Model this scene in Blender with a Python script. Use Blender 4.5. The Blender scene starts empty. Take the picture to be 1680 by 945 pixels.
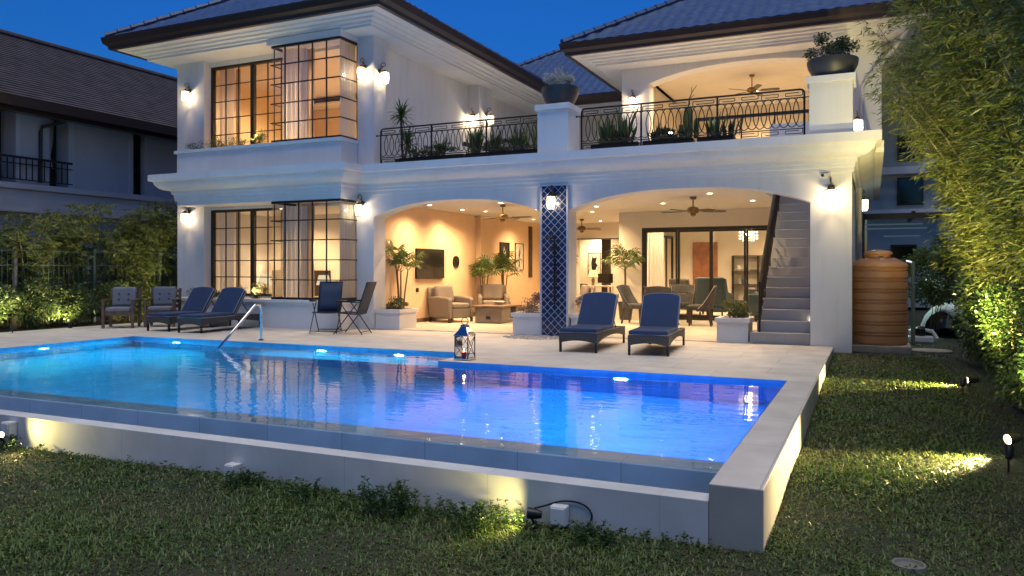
import bpy, bmesh, math, random
import numpy as np
from mathutils import Vector, Matrix
random.seed(7); rng = np.random.default_rng(11)
R = math.radians
SC = bpy.context.scene
COL = SC.collection
PI = math.pi

# ------------------------------------------------------------------ helpers
class MB:
    """collects shapes and links them as ONE mesh object"""
    def __init__(s): s.v = []; s.f = []
    def add(s, vs, fs):
        b = len(s.v); s.v += [tuple(p) for p in vs]; s.f += [tuple(b + i for i in f) for f in fs]; return s
    def box(s, x0, x1, y0, y1, z0, z1):
        v = [(x0,y0,z0),(x1,y0,z0),(x1,y1,z0),(x0,y1,z0),(x0,y0,z1),(x1,y0,z1),(x1,y1,z1),(x0,y1,z1)]
        return s.add(v, [(0,3,2,1),(4,5,6,7),(0,1,5,4),(1,2,6,5),(2,3,7,6),(3,0,4,7)])
    def cbox(s, c, size, rz=0, rx=0, ry=0):
        m = Matrix.Translation(c) @ Matrix.Rotation(rz,4,'Z') @ Matrix.Rotation(ry,4,'Y') @ Matrix.Rotation(rx,4,'X')
        x,y,z = [t/2 for t in size]
        v = [m @ Vector(p) for p in [(-x,-y,-z),(x,-y,-z),(x,y,-z),(-x,y,-z),(-x,-y,z),(x,-y,z),(x,y,z),(-x,y,z)]]
        return s.add(v, [(0,3,2,1),(4,5,6,7),(0,1,5,4),(1,2,6,5),(2,3,7,6),(3,0,4,7)])
    def bar(s, p, q, w, h=None):
        """square bar between two points"""
        h = h or w; p = Vector(p); q = Vector(q); d = (q-p).normalized()
        up = Vector((0,0,1)) if abs(d.z) < .9 else Vector((0,1,0))
        a = d.cross(up).normalized()*w/2; b = a.cross(d).normalized()*h/2
        v = [p-a-b,p+a-b,p+a+b,p-a+b,q-a-b,q+a-b,q+a+b,q-a+b]
        return s.add(v, [(0,3,2,1),(4,5,6,7),(0,1,5,4),(1,2,6,5),(2,3,7,6),(3,0,4,7)])
    def tube(s, pts, r, n=6, closed=False):
        pts = [Vector(p) for p in pts]; m = len(pts)
        rr = r if isinstance(r,(list,tuple)) else [r]*m
        rings = []; prev = None
        for i,p in enumerate(pts):
            if closed: t = pts[(i+1)%m]-pts[i-1]
            else: t = pts[min(i+1,m-1)]-pts[max(i-1,0)]
            t.normalize()
            if prev is None:
                a = t.cross(Vector((0,0,1)) if abs(t.z) < .9 else Vector((0,1,0))).normalized()
            else:
                a = (prev - t*prev.dot(t))
                a = a.normalized() if a.length > 1e-6 else t.orthogonal().normalized()
            prev = a; b = t.cross(a)
            rings.append([p + (a*math.cos(k*2*PI/n)+b*math.sin(k*2*PI/n))*rr[i] for k in range(n)])
        v = [q for ring in rings for q in ring]; f = []
        for i in range(m if closed else m-1):
            j = (i+1)%m
            for k in range(n):
                f.append((i*n+k, i*n+(k+1)%n, j*n+(k+1)%n, j*n+k))
        if not closed: f += [tuple(range(n-1,-1,-1)), tuple(range((m-1)*n, m*n))]
        return s.add(v, f)
    def cyl(s, c, r, z0, z1, n=16, r1=None):
        return s.lathe(c, [(0,z0),(r,z0),(r if r1 is None else r1,z1),(0,z1)], n)
    def lathe(s, c, prof, n=24, sx=1, sy=1):
        v = []; f = []
        for (r,z) in prof:
            for k in range(n):
                a = 2*PI*k/n; v.append((c[0]+r*sx*math.cos(a), c[1]+r*sy*math.sin(a), (c[2] if len(c)>2 else 0)+z))
        for i in range(len(prof)-1):
            for k in range(n):
                q = (i*n+k, i*n+(k+1)%n, (i+1)*n+(k+1)%n, (i+1)*n+k)
                f.append(q)
        return s.add(v, f)
    def prism(s, poly, axis, a0, a1):
        """poly in the two other axes, extruded along axis"""
        def P(u,w,a): return {'x':(a,u,w),'y':(u,a,w),'z':(u,w,a)}[axis]
        n = len(poly); v = [P(u,w,a0) for u,w in poly]+[P(u,w,a1) for u,w in poly]
        f = [tuple(range(n)), tuple(range(2*n-1,n-1,-1))]+[(i,(i+1)%n,n+(i+1)%n,n+i) for i in range(n)]
        return s.add(v, f)
    def sweep(s, path, prof, closed_prof=True):
        """profile of (outward offset, z) along a plan polyline; outward = right of travel"""
        P = [Vector((x,y,0)) for x,y in path]; N = []
        for a,b in zip(P,P[1:]):
            d = (b-a).normalized(); N.append(Vector((d.y,-d.x,0)))
        off = []
        for i in range(len(P)):
            if i == 0: o = N[0]
            elif i == len(P)-1: o = N[-1]
            else:
                o = N[i-1]+N[i]; o = o/ (1+N[i-1].dot(N[i])) if N[i-1].dot(N[i])>-.9 else N[i]
            off.append(o)
        n = len(prof); v = []; f = []
        for p,o in zip(P,off):
            for (u,z) in prof: v.append((p.x+o.x*u, p.y+o.y*u, z))
        for i in range(len(P)-1):
            for k in range(n if closed_prof else n-1):
                f.append((i*n+k, i*n+(k+1)%n, (i+1)*n+(k+1)%n, (i+1)*n+k))
        if closed_prof: f += [tuple(range(n)), tuple(range((len(P)-1)*n+n-1,(len(P)-1)*n-1,-1))]
        return s.add(v, f)
    def build(s, name, mat, parent=None, bevel=0, smooth=False, seg=2, sharp=40):
        me = bpy.data.meshes.new(name); me.from_pydata(s.v, [], s.f); me.update()
        bm = bmesh.new(); bm.from_mesh(me); bmesh.ops.recalc_face_normals(bm, faces=bm.faces); bm.to_mesh(me); bm.free()
        me.materials.append(mat)
        o = bpy.data.objects.new(name, me); COL.objects.link(o)
        if bevel:
            m = o.modifiers.new('b','BEVEL'); m.width = bevel; m.segments = seg; m.limit_method = 'ANGLE'; m.angle_limit = R(35)
        if smooth:
            me.polygons.foreach_set('use_smooth', [True]*len(me.polygons))
            try: me.set_sharp_from_angle(angle=R(sharp))
            except Exception: pass
        if parent is not None:
            o.parent = parent
            o.matrix_parent_inverse = Matrix.Identity(4)
            if parent.get('_w'): o.location = -Vector(parent['_w'])
        return o

def npmesh(name, V, F, mat, parent=None):
    """V (n,3), F (m,k) index array with constant k"""
    V = np.asarray(V, np.float32); F = np.asarray(F, np.int32); k = F.shape[1]; m = len(F)
    me = bpy.data.meshes.new(name)
    me.vertices.add(len(V)); me.vertices.foreach_set('co', V.ravel())
    me.loops.add(m*k); me.loops.foreach_set('vertex_index', F.ravel())
    me.polygons.add(m); me.polygons.foreach_set('loop_start', np.arange(0,m*k,k,dtype=np.int32))
    try: me.polygons.foreach_set('loop_total', np.full(m,k,dtype=np.int32))
    except Exception: pass
    me.update(calc_edges=True); me.validate()
    me.materials.append(mat)
    o = bpy.data.objects.new(name, me); COL.objects.link(o)
    if parent is not None:
        o.parent = parent
        if parent.get('_w'): o.location = -Vector(parent['_w'])
    return o

def tag(o, label=None, cat=None, group=None, kind=None):
    if label: o['label'] = label
    if cat: o['category'] = cat
    if group: o['group'] = group
    if kind: o['kind'] = kind
    return o
def thing(name, label, cat, loc=(0,0,0), rz=0, group=None, world=False):
    """an Empty at the thing's base; world=True: its parts are given in world coordinates"""
    o = bpy.data.objects.new(name, None); COL.objects.link(o); o.empty_display_size = .2
    o.location = loc; o.rotation_euler = (0,0,rz)
    if world: o['_w'] = tuple(loc)
    return tag(o, label, cat, group)
def kids(o): return [c for c in bpy.data.objects if c.parent == o]
def dup(o, loc=None, rz=None, label=None, parent=None):
    c = o.copy(); COL.objects.link(c)
    if parent is not None: c.parent = parent
    if loc is not None: c.location = loc
    if rz is not None: c.rotation_euler = (0,0,rz)
    if label: c['label'] = label
    for ch in kids(o): dup(ch, parent=c)
    return c

# ------------------------------------------------------------------ materials
def newmat(name):
    m = bpy.data.materials.new(name); m.use_nodes = True; nt = m.node_tree
    return m, nt, nt.nodes['Principled BSDF'], nt.nodes['Material Output']
def mat(name, col, rough=.6, metal=0, var=.08, scale=3, bump=0, bscale=60, spec=.5, col2=None, coat=0):
    m, nt, b, out = newmat(name); N = nt.nodes; L = nt.links
    b.inputs['Roughness'].default_value = rough; b.inputs['Metallic'].default_value = metal
    b.inputs['Specular IOR Level'].default_value = spec
    if coat: b.inputs['Coat Weight'].default_value = coat; b.inputs['Coat Roughness'].default_value = .08
    tc = N.new('ShaderNodeTexCoord')
    nz = N.new('ShaderNodeTexNoise'); nz.inputs['Scale'].default_value = scale; nz.inputs['Detail'].default_value = 6
    L.new(tc.outputs['Object'], nz.inputs['Vector'])
    mx = N.new('ShaderNodeMix'); mx.data_type = 'RGBA'
    c = np.array(col); lo = np.clip(c*(1-var),0,1) if col2 is None else np.array(col); hi = np.clip(c*(1+var),0,1) if col2 is None else np.array(col2)
    mx.inputs[6].default_value = (*lo,1); mx.inputs[7].default_value = (*hi,1)
    rmp = N.new('ShaderNodeMapRange'); rmp.inputs[1].default_value = .3; rmp.inputs[2].default_value = .7
    L.new(nz.outputs['Fac'], rmp.inputs[0]); L.new(rmp.outputs[0], mx.inputs[0]); L.new(mx.outputs[2], b.inputs['Base Color'])
    if bump:
        n2 = N.new('ShaderNodeTexNoise'); n2.inputs['Scale'].default_value = bscale; n2.inputs['Detail'].default_value = 4
        L.new(tc.outputs['Object'], n2.inputs['Vector'])
        bp = N.new('ShaderNodeBump'); bp.inputs['Strength'].default_value = bump; bp.inputs['Distance'].default_value = .01
        L.new(n2.outputs['Fac'], bp.inputs['Height']); L.new(bp.outputs[0], b.inputs['Normal'])
    return m
def emis(name, col, strength, mixtransp=0):
    m, nt, b, out = newmat(name); N = nt.nodes; L = nt.links
    e = N.new('ShaderNodeEmission'); e.inputs[0].default_value = (*col,1); e.inputs[1].default_value = strength
    if mixtransp:
        t = N.new('ShaderNodeBsdfTransparent'); a = N.new('ShaderNodeMixShader'); a.inputs[0].default_value = mixtransp
        L.new(e.outputs[0], a.inputs[1]); L.new(t.outputs[0], a.inputs[2]); L.new(a.outputs[0], out.inputs[0])
    else: L.new(e.outputs[0], out.inputs[0])
    N.remove(b); return m
def glassmat(name, tint=(1,1,1), ior=1.45, rough=0.0):
    m, nt, b, out = newmat(name); N = nt.nodes; L = nt.links
    t = N.new('ShaderNodeBsdfTransparent'); t.inputs[0].default_value = (*tint,1)
    g = N.new('ShaderNodeBsdfGlossy'); g.inputs['Roughness'].default_value = rough
    f = N.new('ShaderNodeFresnel'); f.inputs[0].default_value = ior
    a = N.new('ShaderNodeMixShader'); L.new(f.outputs[0], a.inputs[0]); L.new(t.outputs[0], a.inputs[1]); L.new(g.outputs[0], a.inputs[2])
    L.new(a.outputs[0], out.inputs[0]); N.remove(b); return m
def leafmat(name, c1, c2, c3=None, rough=.5, trans=.3):
    m, nt, b, out = newmat(name); N = nt.nodes; L = nt.links
    g = N.new('ShaderNodeNewGeometry'); r = N.new('ShaderNodeValToRGB')
    r.color_ramp.elements[0].color = (*c1,1); r.color_ramp.elements[1].color = (*c2,1)
    if c3: e = r.color_ramp.elements.new(.93); e.color = (*c2,1); r.color_ramp.elements[-1].color = (*c3,1)
    L.new(g.outputs['Random Per Island'], r.inputs[0]); L.new(r.outputs[0], b.inputs['Base Color'])
    b.inputs['Roughness'].default_value = rough
    if trans:
        t = N.new('ShaderNodeBsdfTranslucent'); L.new(r.outputs[0], t.inputs[0])
        a = N.new('ShaderNodeMixShader'); a.inputs[0].default_value = trans
        L.new(b.outputs[0], a.inputs[1]); L.new(t.outputs[0], a.inputs[2]); L.new(a.outputs[0], out.inputs[0])
    return m
def tilemat(name, col, mortar, w, h, ms=.004, rough=.4, var=.06, offset=0, axis='z', bump=.15, squash=1):
    """stone or ceramic slabs with joints; axis = the surface normal"""
    m, nt, b, out = newmat(name); N = nt.nodes; L = nt.links
    tc = N.new('ShaderNodeTexCoord'); sp = N.new('ShaderNodeSeparateXYZ'); cb = N.new('ShaderNodeCombineXYZ')
    L.new(tc.outputs['Object'], sp.inputs[0])
    o = {'z':(0,1),'y':(0,2),'x':(1,2)}[axis]
    L.new(sp.outputs[o[0]], cb.inputs[0]); L.new(sp.outputs[o[1]], cb.inputs[1])
    br = N.new('ShaderNodeTexBrick'); br.offset = offset; br.inputs['Scale'].default_value = 1
    br.inputs['Brick Width'].default_value = w; br.inputs['Row Height'].default_value = h; br.inputs['Mortar Size'].default_value = ms
    br.inputs['Mortar Smooth'].default_value = .2
    c = np.array(col)
    br.inputs['Color1'].default_value = (*np.clip(c*(1-var),0,1),1); br.inputs['Color2'].default_value = (*np.clip(c*(1+var),0,1),1); br.inputs['Mortar'].default_value = (*mortar,1)
    L.new(cb.outputs[0], br.inputs['Vector'])
    nz = N.new('ShaderNodeTexNoise'); nz.inputs['Scale'].default_value = 2.5; nz.inputs['Detail'].default_value = 8; L.new(tc.outputs['Object'], nz.inputs['Vector'])
    mr = N.new('ShaderNodeMapRange'); mr.inputs[1].default_value=.3; mr.inputs[2].default_value=.7; mr.inputs[3].default_value = .84; mr.inputs[4].default_value = 1.1
    L.new(nz.outputs['Fac'], mr.inputs[0])
    mx = N.new('ShaderNodeMix'); mx.data_type='RGBA'; mx.blend_type='MULTIPLY'; mx.inputs[0].default_value = 1
    L.new(br.outputs['Color'], mx.inputs[6]); L.new(mr.outputs[0], mx.inputs[7]); L.new(mx.outputs[2], b.inputs['Base Color'])
    b.inputs['Roughness'].default_value = rough
    bp = N.new('ShaderNodeBump'); bp.invert = True; bp.inputs['Strength'].default_value = bump; bp.inputs['Distance'].default_value = .004
    L.new(br.outputs['Fac'], bp.inputs['Height']); L.new(bp.outputs[0], b.inputs['Normal'])
    return m
def wickermat(name, col):
    m, nt, b, out = newmat(name); N = nt.nodes; L = nt.links
    tc = N.new('ShaderNodeTexCoord'); w = N.new('ShaderNodeTexWave'); w.bands_direction = 'Z'; w.inputs['Scale'].default_value = 14; w.inputs['Distortion'].default_value = .6
    w2 = N.new('ShaderNodeTexWave'); w2.bands_direction = 'DIAGONAL'; w2.inputs['Scale'].default_value = 11
    L.new(tc.outputs['Object'], w.inputs[0]); L.new(tc.outputs['Object'], w2.inputs[0])
    ml = N.new('ShaderNodeMath'); ml.operation = 'MULTIPLY'; L.new(w.outputs['Fac'], ml.inputs[0]); L.new(w2.outputs['Fac'], ml.inputs[1])
    mx = N.new('ShaderNodeMix'); mx.data_type='RGBA'; c = np.array(col)
    mx.inputs[6].default_value = (*(c*.55),1); mx.inputs[7].default_value = (*np.clip(c*1.25,0,1),1); L.new(ml.outputs[0], mx.inputs[0]); L.new(mx.outputs[2], b.inputs['Base Color'])
    bp = N.new('ShaderNodeBump'); bp.inputs['Strength'].default_value = .6; bp.inputs['Distance'].default_value = .01; L.new(ml.outputs[0], bp.inputs['Height']); L.new(bp.outputs[0], b.inputs['Normal'])
    b.inputs['Roughness'].default_value = .55
    return m

M = {}
def stucco(name, col, stain=.10, bump=.12):
    m = mat(name, col, .8, var=.04, scale=1.3, bump=bump, bscale=90); nt = m.node_tree; N = nt.nodes; L = nt.links; b = N['Principled BSDF']
    src = b.inputs['Base Color'].links[0].from_socket
    tc = N.new('ShaderNodeTexCoord'); mp = N.new('ShaderNodeMapping'); mp.inputs['Scale'].default_value = (5,5,.45); L.new(tc.outputs['Object'], mp.inputs[0])
    nz = N.new('ShaderNodeTexNoise'); nz.inputs['Scale'].default_value = 1; nz.inputs['Detail'].default_value = 7; nz.inputs['Roughness'].default_value = .65; L.new(mp.outputs[0], nz.inputs['Vector'])
    mr = N.new('ShaderNodeMapRange'); mr.inputs[1].default_value = .48; mr.inputs[2].default_value = .78; mr.inputs[3].default_value = 1; mr.inputs[4].default_value = 1-stain; L.new(nz.outputs['Fac'], mr.inputs[0])
    mx = N.new('ShaderNodeMix'); mx.data_type = 'RGBA'; mx.blend_type = 'MULTIPLY'; mx.inputs[0].default_value = 1; L.new(src, mx.inputs[6]); L.new(mr.outputs[0], mx.inputs[7]); L.new(mx.outputs[2], b.inputs['Base Color'])
    return m
M['stucco'] = stucco('white_stucco', (.76,.75,.73), .13)
M['trim'] = stucco('white_trim', (.77,.76,.74), .075, .06)
M['inwall'] = mat('cream_plaster', (.74,.68,.58), .8, var=.03, bump=.04)
M['peach'] = mat('peach_plaster', (.74,.51,.32), .8, var=.03, bump=.04)
M['orange'] = mat('amber_plaster', (.78,.62,.39), .8, var=.03)
M['ceil'] = mat('white_ceiling', (.76,.73,.68), .85, var=.02)
M['floor'] = tilemat('patio_tiles', (.60,.55,.48), (.42,.38,.33), .6, .6, .004, .35, .03)
M['deck'] = tilemat('terrace_slabs', (.62,.56,.48), (.36,.32,.28), 1.2, .6, .005, .5, .07, offset=.5)
M['coping'] = tilemat('coping_slabs', (.56,.51,.45), (.36,.33,.29), .6, 1.2, .005, .5, .05)
M['poolwall'] = tilemat('wall_slabs', (.58,.57,.55), (.46,.45,.44), 1.2, 3, .003, .65, .04, axis='y')
M['weir'] = tilemat('weir_slabs', (.33,.45,.57), (.2,.28,.37), .8, 3, .004, .35, .05, axis='y')
M['pooltile'] = tilemat('pool_mosaic', (.10,.33,.56), (.14,.36,.56), .10, .10, .004, .3, .08)
M['black'] = mat('black_metal', (.012,.012,.013), .4, .3, var=.1)
M['frame'] = mat('dark_window_frame', (.022,.022,.016), .4, .2, var=.1)
M['muntin'] = mat('bronze_muntin', (.02,.016,.013), .4, .2)
M['iron'] = mat('wrought_iron', (.01,.01,.011), .5, .2, bump=.1)
M['gutter'] = mat('brown_gutter', (.045,.028,.022), .35, var=.1)
M['rooftile'] = mat('glazed_roof_tile', (.042,.078,.165), .36, var=.35, scale=7, bump=.1, bscale=20)
M['rooftile2'] = mat('old_roof_shingle', (.060,.046,.048), .75, var=.4, scale=2.5, bump=.4, bscale=25)
M['glass'] = glassmat('window_glass', ior=1.32)
M['glass2'] = glassmat('table_glass', (.8,.9,.86))
M['grey'] = mat('grey_step_tile', (.22,.22,.235), .55, var=.08)
M['bluetile'] = mat('cobalt_tile', (.012,.03,.12), .12, var=.25, scale=25)
M['grout'] = mat('white_grout', (.55,.58,.62), .6)
M['wood'] = mat('teak_wood', (.13,.075,.045), .5, var=.3, scale=9)
M['darkwood'] = mat('dark_wood', (.035,.022,.015), .4, var=.3, scale=9)
M['reddoor'] = mat('mahogany_veneer', (.25,.095,.045), .4, var=.25, scale=6)
M['steel'] = mat('polished_steel', (.75,.75,.76), .12, 1, var=.02)
M['wicker'] = wickermat('dark_wicker', (.055,.055,.058))
M['wicker2'] = wickermat('taupe_wicker', (.24,.20,.165))
M['grey'] = mat('grey_step_tile', (.33,.33,.34), .55, var=.08)
M['navy'] = mat('navy_cushion', (.006,.027,.085), .8, var=.12, scale=5, bump=.15, bscale=350)
M['navy'].node_tree.nodes['Principled BSDF'].inputs['Sheen Weight'].default_value = .08
M['piping'] = mat('grey_piping', (.35,.36,.39), .7)
M['greycush'] = mat('grey_cushion', (.19,.19,.21), .85, var=.1, bump=.15, bscale=300)
M['taupe'] = mat('taupe_cushion', (.20,.165,.14), .85, var=.1, bump=.15, bscale=300)
M['mesh'] = mat('navy_sling', (.02,.035,.075), .7, var=.1, bump=.2, bscale=500)
M['velvet'] = mat('charcoal_velvet', (.035,.035,.04), .6, var=.25, scale=12)
M['teal'] = mat('teal_upholstery', (.05,.085,.10), .75, var=.15, scale=10)
def sheer(name, col, tr):
    m = mat(name, col, .85, var=.04); nt = m.node_tree; N = nt.nodes; L = nt.links; b = N['Principled BSDF']
    t = N.new('ShaderNodeBsdfTranslucent'); t.inputs[0].default_value = (*col,1); a = N.new('ShaderNodeMixShader'); a.inputs[0].default_value = tr
    L.new(b.outputs[0], a.inputs[1]); L.new(t.outputs[0], a.inputs[2]); L.new(a.outputs[0], N['Material Output'].inputs[0]); return m
M['curtain'] = sheer('white_curtain', (.86,.84,.80), .5)
M['drape'] = sheer('taupe_drape', (.42,.35,.29), .45)
M['pot'] = mat('charcoal_pot', (.035,.037,.042), .45, var=.2, bump=.1)
M['tank'] = mat('terracotta_plastic', (.52,.255,.12), .5, var=.12, scale=2, bump=.05, col2=(.42,.20,.09))
M['concrete'] = mat('concrete', (.34,.29,.24), .85, var=.2, scale=6, bump=.3, bscale=40)
M['soil'] = mat('garden_soil', (.07,.042,.025), .95, var=.4, scale=9, bump=.8, bscale=30)
M['plastic'] = mat('white_plastic', (.62,.62,.60), .4, var=.05)
M['brass'] = mat('aged_brass', (.18,.115,.05), .35, .8, var=.2)
M['bark'] = mat('palm_bark', (.12,.085,.05), .9, var=.3, bump=.5)
M['culm'] = mat('bamboo_culm', (.22,.20,.07), .5, var=.3, scale=8)
M['lamp'] = emis('lit_lantern_glass', (1,.84,.58), 4, .35)
M['bulb'] = emis('lit_bulb', (1,.78,.46), 40)
M['down'] = emis('lit_downlight', (1,.85,.62), 14)
M['shade'] = emis('lit_lampshade', (1,.62,.22), 1.3, .2)
M['shade2'] = emis('lit_linen_shade', (1,.78,.5), .55, .2)
M['spot'] = emis('lit_spotlight', (1,.85,.5), 30)
M['poollamp'] = emis('lit_pool_lamp', (.18,.70,1), 5.5)
M['crystal'] = emis('lit_crystal', (1,.80,.45), 2.2, .3)
M['flame'] = emis('candle_flame', (1,.55,.2), 14)
M['wax'] = mat('red_wax', (.55,.06,.05), .4)
M['tv'] = mat('tv_screen', (.012,.011,.010), .08, var=.2)
M['ink'] = mat('black_print', (.02,.019,.018), .3, var=.3, scale=6)
M['paper'] = mat('pale_print', (.55,.5,.43), .6, var=.3, scale=9)
M['pebble'] = mat('pale_pebble', (.42,.38,.34), .7, var=.4, scale=18)
M['led'] = emis('lit_led_strip', (.55,.8,1), .06)

# ------------------------------------------------------------------ world, sun, camera
w = bpy.data.worlds.new('World'); SC.world = w; w.use_nodes = True; nt = w.node_tree
sky = nt.nodes.new('ShaderNodeTexSky'); sky.sky_type = 'NISHITA'; sky.sun_disc = False
sky.sun_elevation = R(1); sky.sun_rotation = R(150); sky.ozone_density = 6.0; sky.dust_density = .1; sky.air_density = 1
nt.links.new(sky.outputs[0], nt.nodes['Background'].inputs[0]); nt.nodes['Background'].inputs[1].default_value = .33
sl = bpy.data.lights.new('dusk_fill','SUN'); sl.energy = 1.4; sl.angle = R(50); sl.color = (.97,.96,.95)
so = bpy.data.objects.new('dusk_fill', sl); COL.objects.link(so)
# soft fill added from almost overhead, lifting the deck and lawn
so.rotation_euler = (-Vector((.5*math.sin(R(8)),-.87*math.sin(R(8)),math.cos(R(8))))).to_track_quat('-Z','Y').to_euler()
cd = bpy.data.cameras.new('camera'); cd.sensor_width = 36; cd.lens = 27.43; cd.shift_y = -.0182; cd.clip_end = 600; cd.clip_start = .05
co = bpy.data.objects.new('camera', cd); COL.objects.link(co); co.location = (0,0,1.3); co.rotation_euler = (R(90),0,R(24.75)); SC.camera = co
SC.view_settings.view_transform = 'Standard'; SC.view_settings.look = 'None'; SC.view_settings.exposure = .66; SC.view_settings.gamma = 1
SC.view_settings.use_curve_mapping = False
SC.render.engine = 'CYCLES'
cy = SC.cycles; cy.use_denoising = True; cy.max_bounces = 9; cy.diffuse_bounces = 3; cy.glossy_bounces = 4; cy.transmission_bounces = 6; cy.transparent_max_bounces = 14
cy.sample_clamp_indirect = 3; cy.caustics_reflective = False; cy.caustics_refractive = True; cy.blur_glossy = .6
try: cy.denoising_input_passes = 'RGB_ALBEDO_NORMAL'; cy.denoiser = 'OPENIMAGEDENOISE'
except Exception: pass

def lamp(kind, name, loc, energy, color=(1,.66,.34), radius=.03, aim=None, angle=120, blend=.6, parent=None):
    l = bpy.data.lights.new(name, kind); l.energy = energy; l.color = color
    if kind in ('POINT','SPOT'): l.shadow_soft_size = radius
    if kind == 'SPOT': l.spot_size = R(angle); l.spot_blend = blend
    if kind == 'AREA': l.shape = 'DISK'; l.size = radius*2
    o = bpy.data.objects.new(name, l); COL.objects.link(o); o.location = loc
    if aim is not None:
        d = Vector(aim)-Vector(loc); o.rotation_euler = d.to_track_quat('-Z','Y').to_euler()
    if parent is not None:
        o.parent = parent
        if parent.get('_w'): o.location = Vector(loc)-Vector(parent['_w'])
    return o
WARM = (1,.66,.34); WARM2 = (1,.72,.42)
# ------------------------------------------------------------------ ground
def zl(x, y):
    x = np.asarray(x, float); y = np.asarray(y, float)
    t = np.clip((y-4.4)/9.6, 0, 1)
    z = -.40 + .30*t
    return z + .010*np.sin(1.7*x+.6*y) + .010*np.sin(2.9*y-1.1*x+1)
def build_ground():
    xs = np.unique(np.round(np.concatenate([[-220,-120,-70,-40,-28,-22], np.arange(-18,-17,.5), [-16.9], np.arange(-16.5,-.8,.5), [-.59], np.arange(-.4,4.2,.2), [5,7,10,16,26,40,70,120,220]]),3))
    ys = np.unique(np.round(np.concatenate([[-120,-60,-30,-15,-8,-4,-1,0], np.arange(1,4.7,.2),[4.83], np.arange(5,16,.25), np.arange(16,36,2), [40,60,90,140,260]]),3))
    X,Y = np.meshgrid(xs,ys); Z = zl(X,Y)
    n = len(xs); F = []
    for j in range(len(ys)-1):
        for i in range(n-1):
            cx = (xs[i]+xs[i+1])/2; cyy = (ys[j]+ys[j+1])/2
            if -16.9 < cx < -.59 and 4.83 < cyy < 30: continue
            F.append((j*n+i, j*n+i+1, (j+1)*n+i+1, (j+1)*n+i))
    m, nt, b, out = newmat('lawn_soil'); N = nt.nodes; L = nt.links
    tc = N.new('ShaderNodeTexCoord'); nz = N.new('ShaderNodeTexNoise'); nz.inputs['Scale'].default_value = 1.6; nz.inputs['Detail'].default_value = 9
    L.new(tc.outputs['Object'], nz.inputs['Vector'])
    cr = N.new('ShaderNodeValToRGB'); cr.color_ramp.elements[0].position=.35; cr.color_ramp.elements[0].color=(.020,.028,.010,1); cr.color_ramp.elements[1].position=.7; cr.color_ramp.elements[1].color=(.055,.045,.022,1)
    L.new(nz.outputs['Fac'], cr.inputs[0]); L.new(cr.outputs[0], b.inputs['Base Color']); b.inputs['Roughness'].default_value=.95
    n2 = N.new('ShaderNodeTexNoise'); n2.inputs['Scale'].default_value=45; L.new(tc.outputs['Object'], n2.inputs['Vector'])
    bp = N.new('ShaderNodeBump'); bp.inputs['Strength'].default_value=.8; bp.inputs['Distance'].default_value=.03; L.new(n2.outputs['Fac'], bp.inputs['Height']); L.new(bp.outputs[0], b.inputs['Normal'])
    o = npmesh('lawn', np.c_[X.ravel(),Y.ravel(),Z.ravel()], F, m); tag(o, kind='structure')
build_ground()

# terrace: the paved deck round the pool
PX0, PX1, PXN = -13.1, -.9, -5.6          # pool left, right, step in the back edge
PY0, PYA, PYB = 5.58, 10.75, 9.65         # inner weir edge, back edge left part, back edge right part
b = MB()
b.box(PXN, -.58, PYB, 14.19, -.5, 0)
b.box(PX0, PXN, PYA, 14.19, -.5, 0)
b.box(-16.3, PX0, 3.0, 14.19, -.5, 0)
tag(b.build('terrace', M['deck'], bevel=.008), kind='structure')
b = MB(); b.box(-18.2,-16.303,2,19,-.5,-.005); b.box(-16.303,-15.76,14.193,19,-.5,-.005)
tag(b.build('soil_bed', M['soil']), kind='structure')
# pool
pool = thing('swimming_pool', 'long swimming pool with an overflow edge and pale slab front wall before the villa', 'pool', (-7,7.5,-.4), world=True)
pool['_w'] = (-7,7.5,-.4)
b = MB(); FZ = -1.45
e_ = .004; pts = [(PX0+e_,PY0+e_),(PX1-e_,PY0+e_),(PX1-e_,PYB-e_),(PXN-e_,PYB-e_),(PXN-e_,PYA-e_),(PX0+e_,PYA-e_)]
for i,(p,q) in enumerate(zip(pts,pts[1:]+pts[:1])):
    b.add([(p[0],p[1],FZ),(q[0],q[1],FZ),(q[0],q[1],-.004 if i else -.062),(p[0],p[1],-.004 if i else -.062)],[(0,1,2,3)])
b.add([(x,y,FZ) for x,y in pts],[tuple(range(6))])
basin = b.build('basin', M['pooltile'], pool)
b = MB(); b.box(-10.4,-5.61,9.95,10.744,FZ+.003,-.62)
b.build('bench', M['pooltile'], pool, bevel=.02)
b = MB(); b.box(PX0-.3,PX1,5.30,5.577,-.95,-.056)
b.build('weir', M['weir'], pool, bevel=.006)
b = MB(); b.box(PX0-.3,PX1,4.968,5.298,-.95,-.42)
b.build('overflow_channel', M['weir'], pool)
b = MB(); b.box(PX0-.3,PX1-.002,4.8,4.965,-.95,-.105)
b.build('front_wall', M['poolwall'], pool, bevel=.005)
b = MB(); b.box(PX1,-.58,4.80,9.648,-.95,0)
b.build('coping', M['coping'], pool, bevel=.008)
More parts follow.
